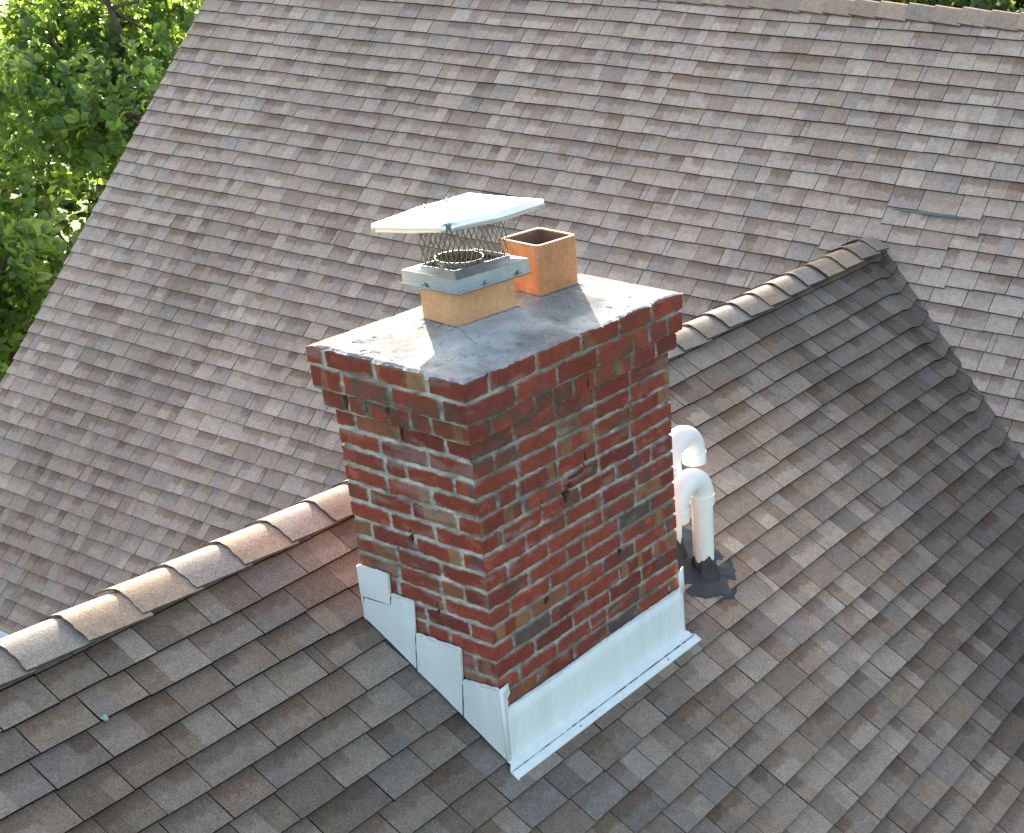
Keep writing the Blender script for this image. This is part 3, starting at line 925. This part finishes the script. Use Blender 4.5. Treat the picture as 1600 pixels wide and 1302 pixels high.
def bead(name, pts, r, parent, seed=1, mat='caulk', nseg=6, lean_it=True, amp=0.35):
    """lumpy bead along a 3D polyline"""
    pts = [np.array(p, float) for p in pts]
    path = []
    for i in range(len(pts) - 1):
        L = np.linalg.norm(pts[i + 1] - pts[i]); k = max(2, int(L / 0.008))
        for t in range(k): path.append(pts[i] + (pts[i + 1] - pts[i]) * t / k)
    path.append(pts[-1])
    V = []
    for i, p in enumerate(path):
        d = path[min(i + 1, len(path) - 1)] - path[max(i - 1, 0)]; d = d / (np.linalg.norm(d) + 1e-9)
        a = np.cross(d, [0.3, 0.2, 0.9]); a /= np.linalg.norm(a); b = np.cross(d, a)
        rr = r * (1 + amp * float(vnoise(i * 0.45, seed * 3.1, seed=seed)) + 0.2 * float(vnoise(i * 1.3, 0, seed=seed + 1)))
        if i in (0, len(path) - 1): rr *= 0.3
        for s in range(nseg):
            an = 2 * math.pi * s / nseg
            V.append(p + a * rr * math.cos(an) + b * rr * math.sin(an))
    V = np.array(V)
    if lean_it: V = lean(V)
    n = len(path)
    F = []
    for i in range(n - 1):
        for s in range(nseg):
            F.append((i * nseg + s, i * nseg + (s + 1) % nseg, (i + 1) * nseg + (s + 1) % nseg, (i + 1) * nseg + s))
    return np_mesh(name, V, F, M[mat], parent, smooth=True)

# roof line on plane x=0: z = ZF + S1*y, coordinates below are in unleaned chimney space
# (the lean shifts x only, and y by a few mm)
XS = -0.006
step_pieces = [
    [(-0.012, -0.838), (0.152, -0.853), (0.171, -1.010), (0.0, -1.120), (-0.012, -1.126)],
    [(0.147, -0.727), (0.353, -0.727), (0.372, -0.884), (0.175, -1.006)],
    [(0.347, -0.597), (0.455, -0.600), (0.588, -0.640), (0.612, -0.736), (0.3765, -0.881)],
    [(0.453, -0.519), (0.600, -0.523), (0.603, -0.646), (0.461, -0.640)]]
thick = [0.0105, 0.0075, 0.0045, 0.0095]
for i, pc in enumerate(step_pieces):
    o = sheet_x('step_flashing', pc, XS + 0.0, thick[i], seed=i + 3)
    top = [(XS - thick[i] * 0.5, pc[0][0], pc[0][1] + 0.001), (XS - thick[i] * 0.5, pc[1][0], pc[1][1] + 0.001)]
    bead('sealant_bead', top, 0.0052, o, seed=i + 9)
for nm_, a_, b_, t_ in ((0, (0.1525, -0.858), (0.1725, -1.008), 0.0095), (1, (0.3555, -0.732), (0.3745, -0.883), 0.0075), (3, (0.462, -0.6415), (0.600, -0.6475), 0.0075), (3, (0.4535, -0.604), (0.461, -0.640), 0.0065), (0, (0.0, -1.127), (0.172, -1.017), 0.006), (1, (0.176, -1.012), (0.373, -0.889), 0.004), (2, (0.377, -0.887), (0.606, -0.744), 0.003)):
    par_ = bpy.data.objects['step_flashing' + ('.%03d' % nm_ if nm_ else '')]
    bead('seam_gap', [(XS - t_, *a_), (XS - t_, *b_)], 0.0017, par_, seed=70 + nm_, mat='dark', amp=0.6)
sealside = bead('sealant_bead', [(XS - 0.003, 0.602, -0.525), (XS - 0.003, 0.606, -0.745)], 0.004, bpy.data.objects['step_flashing.003'] if 'step_flashing.003' in bpy.data.objects else chim, seed=4)

# dark membrane behind the steps, showing in the seams and along the roof line
sheet_x('step_backing', [(0.0, -0.90), (0.14, -0.86), (0.19, -0.80), (0.34, -0.75), (0.38, -0.70), (0.46, -0.62), (0.604, -0.56), (0.606, -0.765), (0.0, -1.146)], -0.002, 0.002, mat='dark', bulge=0.0)
# apron along the long face: profile (n = distance out from brick, z) swept along x
def apron():
    prof = [(0.001, -0.934), (0.009, -0.934), (0.010, -0.99), (0.011, -1.08), (0.012, -1.130), (0.016, -1.138), (0.026, -1.1425), (0.040, -1.1490), (0.0400, -1.1590), (0.041, -1.1592), (0.072, -1.1740), (0.0725, -1.1800)]
    nx = 70
    x0s = [0.006 + (0.020 if k > 5 else 0) - (0.045 if k > 6 else 0) for k in range(len(prof))]
    V = []
    for i in range(nx + 1):
        t = i / nx
        for k, (n, z) in enumerate(prof):
            a0 = -0.012 if k <= 5 else (-0.012 if k == 6 else -0.030)
            a1 = 1.066 if k <= 5 else (1.072 if k <= 7 else 1.093)
            x = a0 + (a1 - a0) * t
            dz = 0.0012 * float(fbm(x * 5, k * 0.05, oct=2, seed=121)) if k > 0 else 0.004 * float(vnoise(x * 9, 0, seed=5))
            dn = 0.0045 * float(fbm(x * 5, z * 8, oct=2, seed=123)) if 1 < k < 5 else 0
            V.append((x, -(n + dn), z + (dz if k >= 6 or k < 2 else 0)))
    m = len(prof)
    F = [tuple(x) for x in grid_faces(nx + 1, m)]
    # underside copy makes it a real sheet
    o = np_mesh('apron_flashing', lean(np.array(V)), F, M['paint'], chim)
    sd = o.modifiers.new('thickness', 'SOLIDIFY'); sd.thickness = 0.0018; sd.offset = 1
    return o
ap = apron()
bead('sealant_bead', [(0.03, -0.006, -0.933), (0.3, -0.008, -0.936), (0.62, -0.007, -0.931), (1.04, -0.008, -0.934)], 0.0046, ap, seed=31)
for q_ in (0.33, 0.88):
    V_, F_ = [], []
    for k_ in range(8):
        an = k_ * math.pi / 4
        V_.append((q_ + 0.0038 * math.cos(an), -0.060 + 0.0032 * math.sin(an), -1.1665 + 0.0022 * math.sin(an)))
        V_.append((q_ + 0.0028 * math.cos(an), -0.0615 + 0.0025 * math.sin(an), -1.1635 + 0.0016 * math.sin(an)))
    F_ = [(2 * k_, 2 * ((k_ + 1) % 8), 2 * ((k_ + 1) % 8) + 1, 2 * k_ + 1) for k_ in range(8)] + [tuple(2 * k_ + 1 for k_ in range(8))]
    np_mesh('nail_head', lean(np.array(V_)), F_, M['steel'], ap)
bead('lap_line', [(-0.026, -0.0425, -1.1605), (0.5, -0.0425, -1.1605), (1.086, -0.0425, -1.1605)], 0.0019, ap, seed=61, mat='dark', amp=0.5)
# folded corner tabs at both ends of the apron
def box_pts(name, pts, th, dirv, mat, parent, label=None, lean_it=True):
    P = np.array(pts, float); n = len(P); Q = P + np.array(dirv) * th
    F = [tuple(range(n)), tuple(range(2 * n - 1, n - 1, -1))] + [(i, n + i, n + (i + 1) % n, (i + 1) % n) for i in range(n)]
    V = np.vstack([P, Q])
    return np_mesh(name, lean(V) if lean_it else V, F, M[mat], parent)
box_pts('corner_tab', [(-0.016, -0.013, -0.838), (0.030, -0.013, -0.832), (0.032, -0.013, -0.868), (0.016, -0.013, -0.880), (0.012, -0.013, -0.935), (0.006, -0.013, -1.136), (-0.016, -0.013, -1.136)], 0.003, (0, -1, 0), 'paint', chim)
box_pts('corner_tab', [(1.030, -0.014, -0.857), (1.066, -0.014, -0.842), (1.070, -0.014, -0.962), (1.052, -0.014, -0.958), (1.034, -0.014, -0.905)], 0.003, (0, -1, 0), 'paint', chim)
box_pts('apron_end', [(-0.034, -0.042, -1.158), (-0.034, -0.074, -1.176), (-0.026, -0.080, -1.192), (-0.022, -0.040, -1.166)], 0.006, (1, 0, 0), 'paint', chim)
bead('sealant_bead', [(0.026, -0.013, -0.838), (0.030, -0.014, -0.868), (0.014, -0.014, -0.885), (0.012, -0.014, -0.93)], 0.006, chim, seed=44)

# ------------------------------------------------------------------ chimney cap
TC = (0.414, 0.345); TY = -0.075
capt = empty('flue_cap', (TC[0], TC[1], 0.45))
tag(capt, 'stainless steel flue cap with diamond mesh sides, clamped on the buff flue', 'flue cap')
def P3(x, y, z, yaw=TY, c=TC, ty=-0.045):
    q = rot2((x, y), yaw, c); return (q[0], q[1], z + ty * y)
def rectloop(hx, hy, z, yaw=TY, c=TC, r=0.003):
    return [P3(p[0], p[1], z, yaw, c) for p in rrect(hx, hy, r, 2)]
HX, HY = 0.162, 0.134
loft('collar', [rectloop(HX - .004, HY - .004, 0.452), rectloop(HX + .003, HY + .003, 0.448), rectloop(HX + .006, HY + .006, 0.452), rectloop(HX + .003, HY + .003, 0.457), rectloop(HX, HY, 0.460),
                rectloop(HX, HY, 0.497), rectloop(HX - .002, HY - .002, 0.5), rectloop(0.125, 0.085, 0.502), rectloop(0.125, 0.085, 0.515), rectloop(0.1225, 0.0825, 0.515), rectloop(0.1225, 0.0825, 0.490), rectloop(HX - .006, HY - .006, 0.490), rectloop(HX - .006, HY - .006, 0.455)],
     M['steel'], capt, smooth=False, close=True)
def cyl(name, c, r, z0, z1, mat, parent, seg=32, wall=0.0015):
    L = lambda rr, z: [(c[0] + rr * math.cos(2 * math.pi * i / seg), c[1] + rr * math.sin(2 * math.pi * i / seg), z) for i in range(seg)]
    return loft(name, [L(r, z0), L(r, z1), L(r - wall, z1), L(r - wall, z0)], mat, parent, close=True)
lc = P3(-0.022, 0.004, 0)[:2]
ring = cyl('liner_ring', lc, 0.080, 0.40, 0.530, M['steel'], capt)
cyl('liner_throat', lc, 0.0775, 0.40, 0.522, M['soot'], ring)
md = ring.modifiers.new('e', 'EDGE_SPLIT'); md.split_angle = math.radians(40)
# plate that closes the flue around the liner, dark below
np_mesh('base_plate', [P3(-.12, -.08, .492), P3(.12, -.08, .492), P3(.12, .08, .492), P3(-.12, .08, .492), P3(-.12, -.08, .489), P3(.12, -.08, .489), P3(.12, .08, .489), P3(-.12, .08, .489)],
        [(0, 1, 2, 3), (7, 6, 5, 4), (0, 4, 5, 1), (1, 5, 6, 2), (2, 6, 7, 3), (3, 7, 4, 0)], M['soot'], capt)
# clamp bolts
def bolt(p, d, r=0.006, L=0.012, parent=capt, name='clamp_bolt', mat='steel'):
    d = np.array(d, float); d /= np.linalg.norm(d); a = np.cross(d, [0, 0.1, 1]); a /= np.linalg.norm(a); b = np.cross(d, a)
    loops = []
    for (t, rr) in ((0, r), (L * 0.5, r), (L * 0.55, r * 0.55), (L * 1.5, r * 0.5)):
        loops.append([tuple(np.array(p) + d * t + (a * math.cos(k * math.pi / 3) + b * math.sin(k * math.pi / 3)) * rr) for k in range(6)])
    return loft(name, loops, M[mat], parent, smooth=False, capends=True)
for s in (-0.045, 0.105): bolt(P3(s, -HY, 0.466), (-math.sin(-TY), -math.cos(TY), 0))
bolt(P3(-HX, 0.02, 0.466), (-1, 0.07, 0)); bolt(P3(-0.6 * HX, HY, 0.466), (0.07, 1, 0))
# mesh sides
def strand(p, q, w, V, F):
    p, q = np.array(p), np.array(q); d = q - p; d = d / np.linalg.norm(d)
    a = np.cross(d, [0, 0, 1.0]); a /= np.linalg.norm(a) + 1e-9; b = np.cross(d, a)
    s = len(V)
    for e in (p, q):
        for k in range(4):
            an = math.pi / 4 + k * math.pi / 2
            V.append(e + (a * math.cos(an) * w * 0.8 + b * math.sin(an) * w * 1.1))
    for k in range(4): F.append((s + k, s + (k + 1) % 4, s + 4 + (k + 1) % 4, s + 4 + k))
mz0, mz1 = 0.506, 0.668
cornersm = [(-0.120, -0.080), (0.120, -0.080), (0.120, 0.080), (-0.120, 0.080)]
cw, chh = 0.0245, 0.052
msh = None
for f in range(4):
    V, F = [], []
    p0, p1 = np.array(cornersm[f]), np.array(cornersm[(f + 1) % 4])
    L = np.linalg.norm(p1 - p0); n = int(round(L / cw)); rowsn = int(math.ceil((mz1 - mz0) / (chh / 2)))
    for r_ in range(rowsn):
        for c_ in range(n):
            za, zb_ = mz0 + r_ * chh / 2, mz0 + (r_ + 1) * chh / 2
            ta, tb = c_ / n, (c_ + 1) / n
            tm = (ta + tb) / 2
            if r_ % 2 == 0: segs = [((tm, za), (ta, zb_)), ((tm, za), (tb, zb_))]
            else: segs = [((ta, za), (tm, zb_)), ((tb, za), (tm, zb_))]
            for (t0, zz0), (t1, zz1) in segs:
                a = p0 + (p1 - p0) * t0; b = p0 + (p1 - p0) * t1
                jx = 0.0012 * math.sin(r_ * 3 + c_ * 5)
                strand(P3(a[0] + jx, a[1], zz0), P3(b[0] + jx, b[1], zz1), 0.0015, V, F)
    np_mesh('mesh_panel', V, F, M['screen'], capt)
# lid: hipped sheet with turned-down skirts, notched at the near corner
LC = (0.412, 0.350); LY_ = 0.0
def PL(x, y, z): return P3(x, y, z + (0.012 * max(0, -x / 0.228) * max(0, -y / 0.168)) - 0.010 * max(0, -x / 0.228) * max(0, y / 0.168), LY_, LC, ty=-0.066)
hxl, hyl = 0.228, 0.168
def zl(x, y):   # gentle hip
    d = min((hxl - abs(x)) / 0.142, (hyl - abs(y)) / 0.142)
    return 0.683 + 0.020 * max(d, 0) ** 0.85 + 0.0012 * math.sin(x * 23 + y * 11)
V, F = [], []
nx, ny = 20, 14
for i in range(nx + 1):
    for j in range(ny + 1):
        x = -hxl + 2 * hxl * i / nx; y = -hyl + 2 * hyl * j / ny
        z = zl(x, y)
        if i == 0 and j == ny: z -= 0.004
        V.append(PL(x, y, z))
F += [tuple(x) for x in grid_faces(nx + 1, ny + 1)]
def skirt(p, q, n=12, nq=0.0, bend=0.006, drop=0.028):
    s = len(V)
    for k in range(n + 1):
        t = k / n
        x, y = p[0] + (q[0] - p[0]) * t, p[1] + (q[1] - p[1]) * t
        V.append(PL(x, y, zl(max(-hxl, min(hxl, x)), max(-hyl, min(hyl, y)))))
        ox, oy = (bend * (1 if x > 0 else -1), 0) if abs(p[0] - q[0]) < 1e-6 else (0, bend * (1 if y > 0 else -1))
        dd = drop
        V.append(PL(x + ox, y + oy, 0.683 - dd + 0.001 * math.sin(t * 9)))
    for k in range(n): F.append((s + 2 * k, s + 2 * k + 1, s + 2 * k + 3, s + 2 * k + 2))
g = 0.010
skirt((-hxl + g, -hyl), (hxl, -hyl)); skirt((hxl, -hyl), (hxl, hyl)); skirt((hxl, hyl), (-hxl, hyl)); skirt((-hxl, hyl), (-hxl, -hyl + g))
lid = np_mesh('lid', V, F, M['lid'], capt)
sd = lid.modifiers.new('thickness', 'SOLIDIFY'); sd.thickness = 0.0012; sd.offset = -1
np_mesh('corner_fold', [PL(-hxl + .002, -hyl + .002, .684), PL(-hxl + g + .004, -hyl - .002, .683), PL(-hxl + g, -hyl - .001, .662), PL(-hxl - .001, -hyl + g, .662), PL(-hxl - .002, -hyl + g + .004, .683)],
        [(0, 1, 2), (0, 2, 3), (0, 3, 4)], M['steel'], lid)
for (x, y) in ((0.05, 0.10), (0.07, 0.085), (-0.05, 0.105)):
    bolt(PL(x, y, zl(x, y)), (0, 0.02, 1), 0.005, 0.008, lid, 'lid_bolt')

# ------------------------------------------------------------------ vent pipes
def sweep(path, radii, seg=24):
    V = []
    pts = [np.array(p, float) for p in path]
    up = None
    for i, p in enumerate(pts):
        d = pts[min(i + 1, len(pts) - 1)] - pts[max(i - 1, 0)]; d /= np.linalg.norm(d)
        a = np.array([0, 1.0, 0]) - d * d[1]; a /= np.linalg.norm(a); b = np.cross(d, a)
        for s in range(seg):
            an = 2 * math.pi * s / seg
            V.append(p + (a * math.cos(an) + b * math.sin(an)) * radii[i])
    F = []
    for i in range(len(pts) - 1):
        for s in range(seg):
            F.append((i * seg + s, (i + 1) * seg + s, (i + 1) * seg + (s + 1) % seg, i * seg + (s + 1) % seg))
    return V, F
def gooseneck(base, side, hbend, label, r=0.0455, sep=0.185, dy=0.0):
    bx, by, bz = base
    t = empty('vent_pipe', base)
    tag(t, label, 'vent pipe')
    pth = [(bx, by, bz - 0.12), (bx, by, bz + 0.1), (bx, by, bz + hbend)]
    V, F = sweep(pth, [r] * 3)
    o = np_mesh('riser', V, F, M['pvc'], t, smooth=True)
    # return bend: hub, half circle, hub, hollow end
    R = sep / 2
    cx, cz = bx + side * R, bz + hbend + 0.015
    path, rad = [], []
    rh, rb = r + 0.0075, r + 0.0035
    for (dz, rr) in ((-0.045, r + 0.001), (-0.045, rh), (-0.001, rh), (0.0, rb)):
        path.append((bx, by, cz + dz)); rad.append(rr)
    nb = 22
    for i in range(1, nb):
        a = math.pi * i / nb
        path.append((cx - side * R * math.cos(a), by + dy * (i / nb), cz + R * math.sin(a)))
        rad.append(rb + (0.0022 if abs(i - nb / 2) < 1.1 else 0))
    ex_ = bx + side * sep
    for (dz, rr) in ((0.0, rb), (-0.001, rh), (-0.050, rh), (-0.051, r + 0.002), (-0.05, r), (0.0, r - 0.001)):
        path.append((ex_, by + dy, cz + dz)); rad.append(rr)
    # avoid identical successive points for tangent calc
    V, F = [], []
    seg = 28
    for i, p in enumerate(path):
        p = np.array(p)
        if i < 4: d = np.array([0, 0, 1.0])
        elif i >= len(path) - 6: d = np.array([0, 0, -1.0])
        else:
            a = math.pi * (i - 3) / nb
            d = np.array([side * math.sin(a), 0, math.cos(a)])
        a_ = np.array([0, 1.0, 0]); b_ = np.cross(d, a_)
        for s in range(seg):
            an = 2 * math.pi * s / seg
            V.append(p + (a_ * math.cos(an) + b_ * math.sin(an)) * rad[i])
    for i in range(len(path) - 1):
        for s in range(seg):
            F.append((i * seg + s, (i + 1) * seg + s, (i + 1) * seg + (s + 1) % seg, i * seg + (s + 1) % seg))
    o = np_mesh('return_bend', V, F, M['pvc'], t, smooth=True)
    md = o.modifiers.new('e', 'EDGE_SPLIT'); md.split_angle = math.radians(40)
    # tar smeared up the foot of the riser, ragged rim
    V, F = [], []
    seg = 48
    for (lev) in range(6):
        for s in range(seg):
            an = 2 * math.pi * s / seg
            top = 0.070 + 0.022 * float(vnoise(s * 0.25, side * 3 + 7, seed=8)) + 0.009 * float(vnoise(s * 0.9, side, seed=9))
            zt = [-0.08, -0.01, 0.02, top * 0.6, top, top][lev]
            rr = r + [0.040, 0.022, 0.010, 0.006, 0.004, 0.0][lev] + 0.003 * float(vnoise(s * 0.6, lev, seed=12))
            if lev == 5: rr = r - 0.0005
            V.append((bx + rr * math.cos(an), by + rr * math.sin(an), bz + zt))
    for i in range(5):
        for s in range(seg):
            F.append((i * seg + s, i * seg + (s + 1) % seg, (i + 1) * seg + (s + 1) % seg, (i + 1) * seg + s))
    np_mesh('tar_sleeve', V, F, M['tar'], t, smooth=True)
    return t
pb1 = (1.440, 0.120, ZF + S1 * 0.120)
pb2 = (1.390, 0.250, ZF + S1 * 0.250)
gooseneck(pb1, -1, 0.352, 'nearer white plastic vent pipe, its open bend turned back towards the chimney')
gooseneck(pb2, +1, 0.385, 'white plastic vent pipe behind the nearer one, higher bend opening away from the chimney')

# roof cement patch
def tar_patch():
    outl = [(1.20, 0.10), (1.243, 0.085), (1.269, 0.055), (1.316, 0.000), (1.355, -0.025), (1.395, -0.020), (1.43, -0.040), (1.47, -0.03), (1.52, -0.01), (1.575, 0.020), (1.60, 0.085), (1.605, 0.150), (1.58, 0.21),
            (1.569, 0.245), (1.560, 0.30), (1.535, 0.33), (1.50, 0.36), (1.44, 0.375), (1.38, 0.37), (1.32, 0.35), (1.26, 0.30), (1.21, 0.20)]
    c = np.array([1.40, 0.16]); n = len(outl)
    V, F = [], []
    rings = 14; per = n * 6
    for k in range(rings + 1):
        s = 1 - k / rings
        for i in range(per):
            f = i / 6; a = np.array(outl[int(f) % n]); b = np.array(outl[(int(f) + 1) % n]); p = a + (b - a) * (f - int(f))
            p = c + (p - c) * (1 + 0.07 * float(fbm(i * 0.5, 1.0, oct=2, seed=14)) * (s > 0.6)) * max(s, 0.001)
            th = 0.012 + 0.006 * float(fbm(p[0] * 25, p[1] * 25, oct=3, seed=15)) + 0.012 * (1 - s)
            if k == 0: th = -0.004
            elif k == 1: th = max(th * 0.8, 0.011)
            V.append((p[0], p[1] - th * Sn1, ZF + S1 * p[1] + max(th, -0.005) * C1))
    for k in range(rings):
        for i in range(per):
            F.append((k * per + i, k * per + (i + 1) % per, (k + 1) * per + (i + 1) % per, (k + 1) * per + i))
    o = np_mesh('tar_patch', V, F, M['tar'], None, smooth=True)
    tag(o, 'ragged patch of black roof cement spread round the feet of the white vent pipes', 'roof cement')
tar_patch()

# small pale leaf on the front roof
def leaf_bit(c):
    r_ = random.Random(4); V, F = [], []
    n = 9
    nrm = np.array([0, -Sn1, C1]); u = np.array([1, 0, 0]); v = np.array([0, C1, Sn1])
    o0 = np.array([c[0], c[1], ZF + S1 * c[1]]) + nrm * 0.016
    for lay in (0, 1):
        for i in range(n):
            a = 2 * math.pi * i / n; rr = 0.0125 * r_.uniform(0.7, 1.15)
            V.append(o0 + u * rr * math.cos(a) + v * rr * math.sin(a) + nrm * (0.004 * math.sin(2 * a) - 0.001 * lay))
    F = [tuple(range(n)), tuple(range(2 * n - 1, n - 1, -1))] + [(i, n + i, n + (i + 1) % n, (i + 1) % n) for i in range(n)]
    m = simple_mat('pale_leaf', (0.24, 0.31, 0.25), (0.34, 0.41, 0.34), 40, 0.8, 0.1)
    o = np_mesh('fallen_leaf', V, F, m)
    tag(o, 'small pale green leaf lying on the dark shingles below the ridge', 'leaf')
leaf_bit((-0.94, 0.729))

# ------------------------------------------------------------------ ground
def flat(name, x0, x1, y0, y1, z, mat, n=2, kind='structure'):
    o = np_mesh(name, [(x0, y0, z), (x1, y0, z), (x1, y1, z), (x0, y1, z)], [(0, 1, 2, 3)], mat)
    tag(o, kind=kind); return o
flat('ground', -600, 900, -600, 900, GZ, M['grass'])
flat('driveway', 30, 62, 40, 75, GZ + 0.004, M['asphalt'])

# ------------------------------------------------------------------ trees
def leaf_mat(name, c1, c2, trans):
    m, nt, b = new_mat(name)
    at = N(nt, 'ShaderNodeVertexColor'); at.layer_name = 'Col'
    nt.links.new(at.outputs[0], b.inputs['Base Color'])
    b.inputs['Roughness'].default_value = 0.34
    b.inputs['Specular IOR Level'].default_value = 0.6
    tr = N(nt, 'ShaderNodeBsdfTranslucent')
    tc = mixc(nt, at.outputs[0], c2, 1.0, 'MULTIPLY'); nt.links.new(tc, tr.inputs['Color'])
    mx = N(nt, 'ShaderNodeMixShader'); mx.inputs[0].default_value = trans
    nt.links.new(b.outputs[0], mx.inputs[1]); nt.links.new(tr.outputs[0], mx.inputs[2])
    out = [n for n in nt.nodes if n.type == 'OUTPUT_MATERIAL'][0]
    nt.links.new(mx.outputs[0], out.inputs['Surface'])
    return m
M['leaf'] = leaf_mat('broad_leaf', None, (3.3, 3.1, 1.2), 0.58)

def tree(label, base, crown_c, crown_r, n_tips, leafsize, greens, seed, group=None, lobes=9, per=7):
    rng = np.random.default_rng(seed); rnd = random.Random(seed)
    t = empty('tree', base); tag(t, label, 'tree', group)
    C0 = np.array(crown_c); R0 = np.array(crown_r)
    # lobes
    lob = []
    for i in range(lobes):
        d = rng.normal(size=3); d /= np.linalg.norm(d); d[2] *= 0.8
        lob.append((C0 + d * R0 * rng.uniform(0.35, 0.7), R0 * rng.uniform(0.38, 0.58)))
    # tips on / inside lobes
    tips, outs = [], []
    per_l = n_tips // lobes
    for (c, r) in lob:
        d = rng.normal(size=(per_l, 3)); d /= np.linalg.norm(d, axis=1)[:, None]
        s = rng.uniform(0.35, 1.0, per_l) ** 0.6
        tips.append(c + d * r * s[:, None]); outs.append(d)
    tips = np.vstack(tips); outs = np.vstack(outs)
    keep = fbm(tips[:, 0] * 1.1, tips[:, 1] * 1.1, tips[:, 2] * 1.1, oct=2, seed=seed) > -0.12
    tips, outs = tips[keep], outs[keep]
    n = len(tips)
    outs = outs + np.array([0, 0, 0.55]) + rng.normal(scale=0.35, size=(n, 3)); outs /= np.linalg.norm(outs, axis=1)[:, None]
    # rosettes
    T = np.repeat(tips, per, 0); O = np.repeat(outs, per, 0); m = n * per
    side = rng.normal(size=(m, 3)); side -= (side * O).sum(1)[:, None] * O; side /= np.linalg.norm(side, axis=1)[:, None]
    spread = rng.uniform(0.5, 1.3, m)
    D = O * np.cos(spread)[:, None] + side * np.sin(spread)[:, None]
    Wd = np.cross(D, O); Wd /= np.linalg.norm(Wd, axis=1)[:, None] + 1e-9
    roll = rng.normal(scale=0.5, size=m)
    Nl = np.cross(Wd, D)
    Wd = Wd * np.cos(roll)[:, None] + Nl * np.sin(roll)[:, None]; Nl = np.cross(Wd, D)
    L = leafsize * np.repeat(rng.uniform(0.55, 1.3, n), per) * rng.uniform(0.75, 1.2, m); W = L * rng.uniform(0.24, 0.34, m)
    st = T + D * (0.15 * L)[:, None] - O * rng.uniform(0, 0.06, m)[:, None]
    fold = rng.uniform(0.1, 0.4, m)
    P = np.zeros((m, 8, 3))
    mid1 = st + D * (L * 0.33)[:, None]; mid2 = st + D * (L * 0.70)[:, None] - Nl * (L * 0.05)[:, None]; tip = st + D * L[:, None] - Nl * (L * 0.12)[:, None]
    P[:, 0] = st; P[:, 1] = mid1 + Wd * W[:, None] * 0.9 + Nl * (W * fold)[:, None]; P[:, 2] = mid1; P[:, 3] = mid1 - Wd * W[:, None] * 0.9 + Nl * (W * fold)[:, None]
    P[:, 4] = mid2 + Wd * W[:, None] + Nl * (W * fold)[:, None]; P[:, 5] = mid2; P[:, 6] = mid2 - Wd * W[:, None] + Nl * (W * fold)[:, None]; P[:, 7] = tip
    base_i = np.arange(m)[:, None] * 8
    quads = np.concatenate([base_i + np.array([[1, 2, 5, 4]]), base_i + np.array([[2, 3, 6, 5]])], 0)
    tris = np.concatenate([base_i + np.array([q]) for q in ([0, 2, 1], [0, 3, 2], [4, 5, 7], [5, 6, 7])], 0)
    g = np.array(greens); gi = rng.integers(0, len(g), n)
    cc = np.repeat(g[gi], per, 0) * rng.uniform(0.75, 1.3, m)[:, None]
    F = [tuple(q) for q in quads.tolist()] + [tuple(q) for q in tris.tolist()]
    np_mesh('crown', P.reshape(-1, 3), F, M['leaf'], t, colors=np.repeat(cc, 8, 0))
    # trunk and limbs
    V, F = [], []
    def limb(p, q, r0, r1, k=6):
        p, q = np.array(p, float), np.array(q, float)
        seg = 8; s = len(V); d = q - p
        nn = max(4, int(np.linalg.norm(d) / 0.35))
        perp = rng.normal(size=3) * 0.05 * np.linalg.norm(d)
        for i in range(nn + 1):
            f = i / nn; c = p + d * f + perp * math.sin(math.pi * f) + rng.normal(scale=0.015, size=3) * (0 < i < nn)
            dd = d / np.linalg.norm(d); a = np.cross(dd, [0.2, 0.9, 0.1]); a /= np.linalg.norm(a); b = np.cross(dd, a)
            rr = r0 + (r1 - r0) * f
            for j in range(seg):
                an = 2 * math.pi * j / seg
                V.append(c + (a * math.cos(an) + b * math.sin(an)) * rr)
        for i in range(nn):
            for j in range(seg):
                F.append((s + i * seg + j, s + i * seg + (j + 1) % seg, s + (i + 1) * seg + (j + 1) % seg, s + (i + 1) * seg + j))
    fork = C0 - np.array([0, 0, R0[2] * 0.45])
    limb(base, fork, 0.17, 0.10)
    for (c, r) in lob:
        limb(fork + rng.normal(scale=0.05, size=3), c, 0.075, 0.025)
        for k in range(5):
            d = rng.normal(size=3); d /= np.linalg.norm(d)
            limb(c, c + d * r * 0.85, 0.022, 0.006)
    np_mesh('trunk', V, F, M['bark'], t, smooth=True)
    return t
G1 = [(0.080, 0.130, 0.055), (0.095, 0.155, 0.062), (0.11, 0.175, 0.07), (0.065, 0.11, 0.05), (0.125, 0.185, 0.075)]
G2 = [(0.04, 0.065, 0.030), (0.05, 0.08, 0.034), (0.035, 0.06, 0.03)]
grp = 'trees beyond the roof'
tree('leafy tree with glossy oval leaves close against the left roof edge', (4.6, 10.6, GZ), (4.75, 10.4, -2.2), (1.9, 1.5, 2.0), 3000, 0.105, G1, 51, grp)
tree('bright green tree behind the upper end of the left roof edge', (7.2, 11.6, GZ), (7.2, 11.4, -0.7), (2.2, 1.7, 2.0), 3200, 0.105, G1, 52, grp)
tree('darker tree low in the gap beyond the left roof edge', (6.2, 13.8, GZ), (6.2, 13.6, -3.0), (2.6, 1.8, 2.2), 2400, 0.12, G2 + G1[:2], 53, grp)
tree('green tree seen at the top left corner above the others', (9.5, 15.5, GZ), (9.4, 15.2, -1.0), (2.8, 2.2, 2.0), 2400, 0.12, G1, 54, grp)
tree('dark tree behind the main ridge near the top right corner', (12.8, 3.4, GZ), (12.6, 3.2, -0.5), (2.2, 2.6, 2.4), 9000, 0.14, G2, 55, grp, lobes=15)
tree('sunlit tree behind the main ridge at the right end', (13.5, 6.8, GZ), (13.4, 6.8, -1.0), (2.4, 2.6, 2.4), 7500, 0.14, G2 + G1[:1], 56, grp, lobes=13)
tree('tall tree behind the right end of the main ridge', (12.5, 0.2, GZ), (12.4, -0.2, -0.6), (2.2, 2.6, 2.4), 7500, 0.14, G2 + G1[:2], 57, grp, lobes=13)
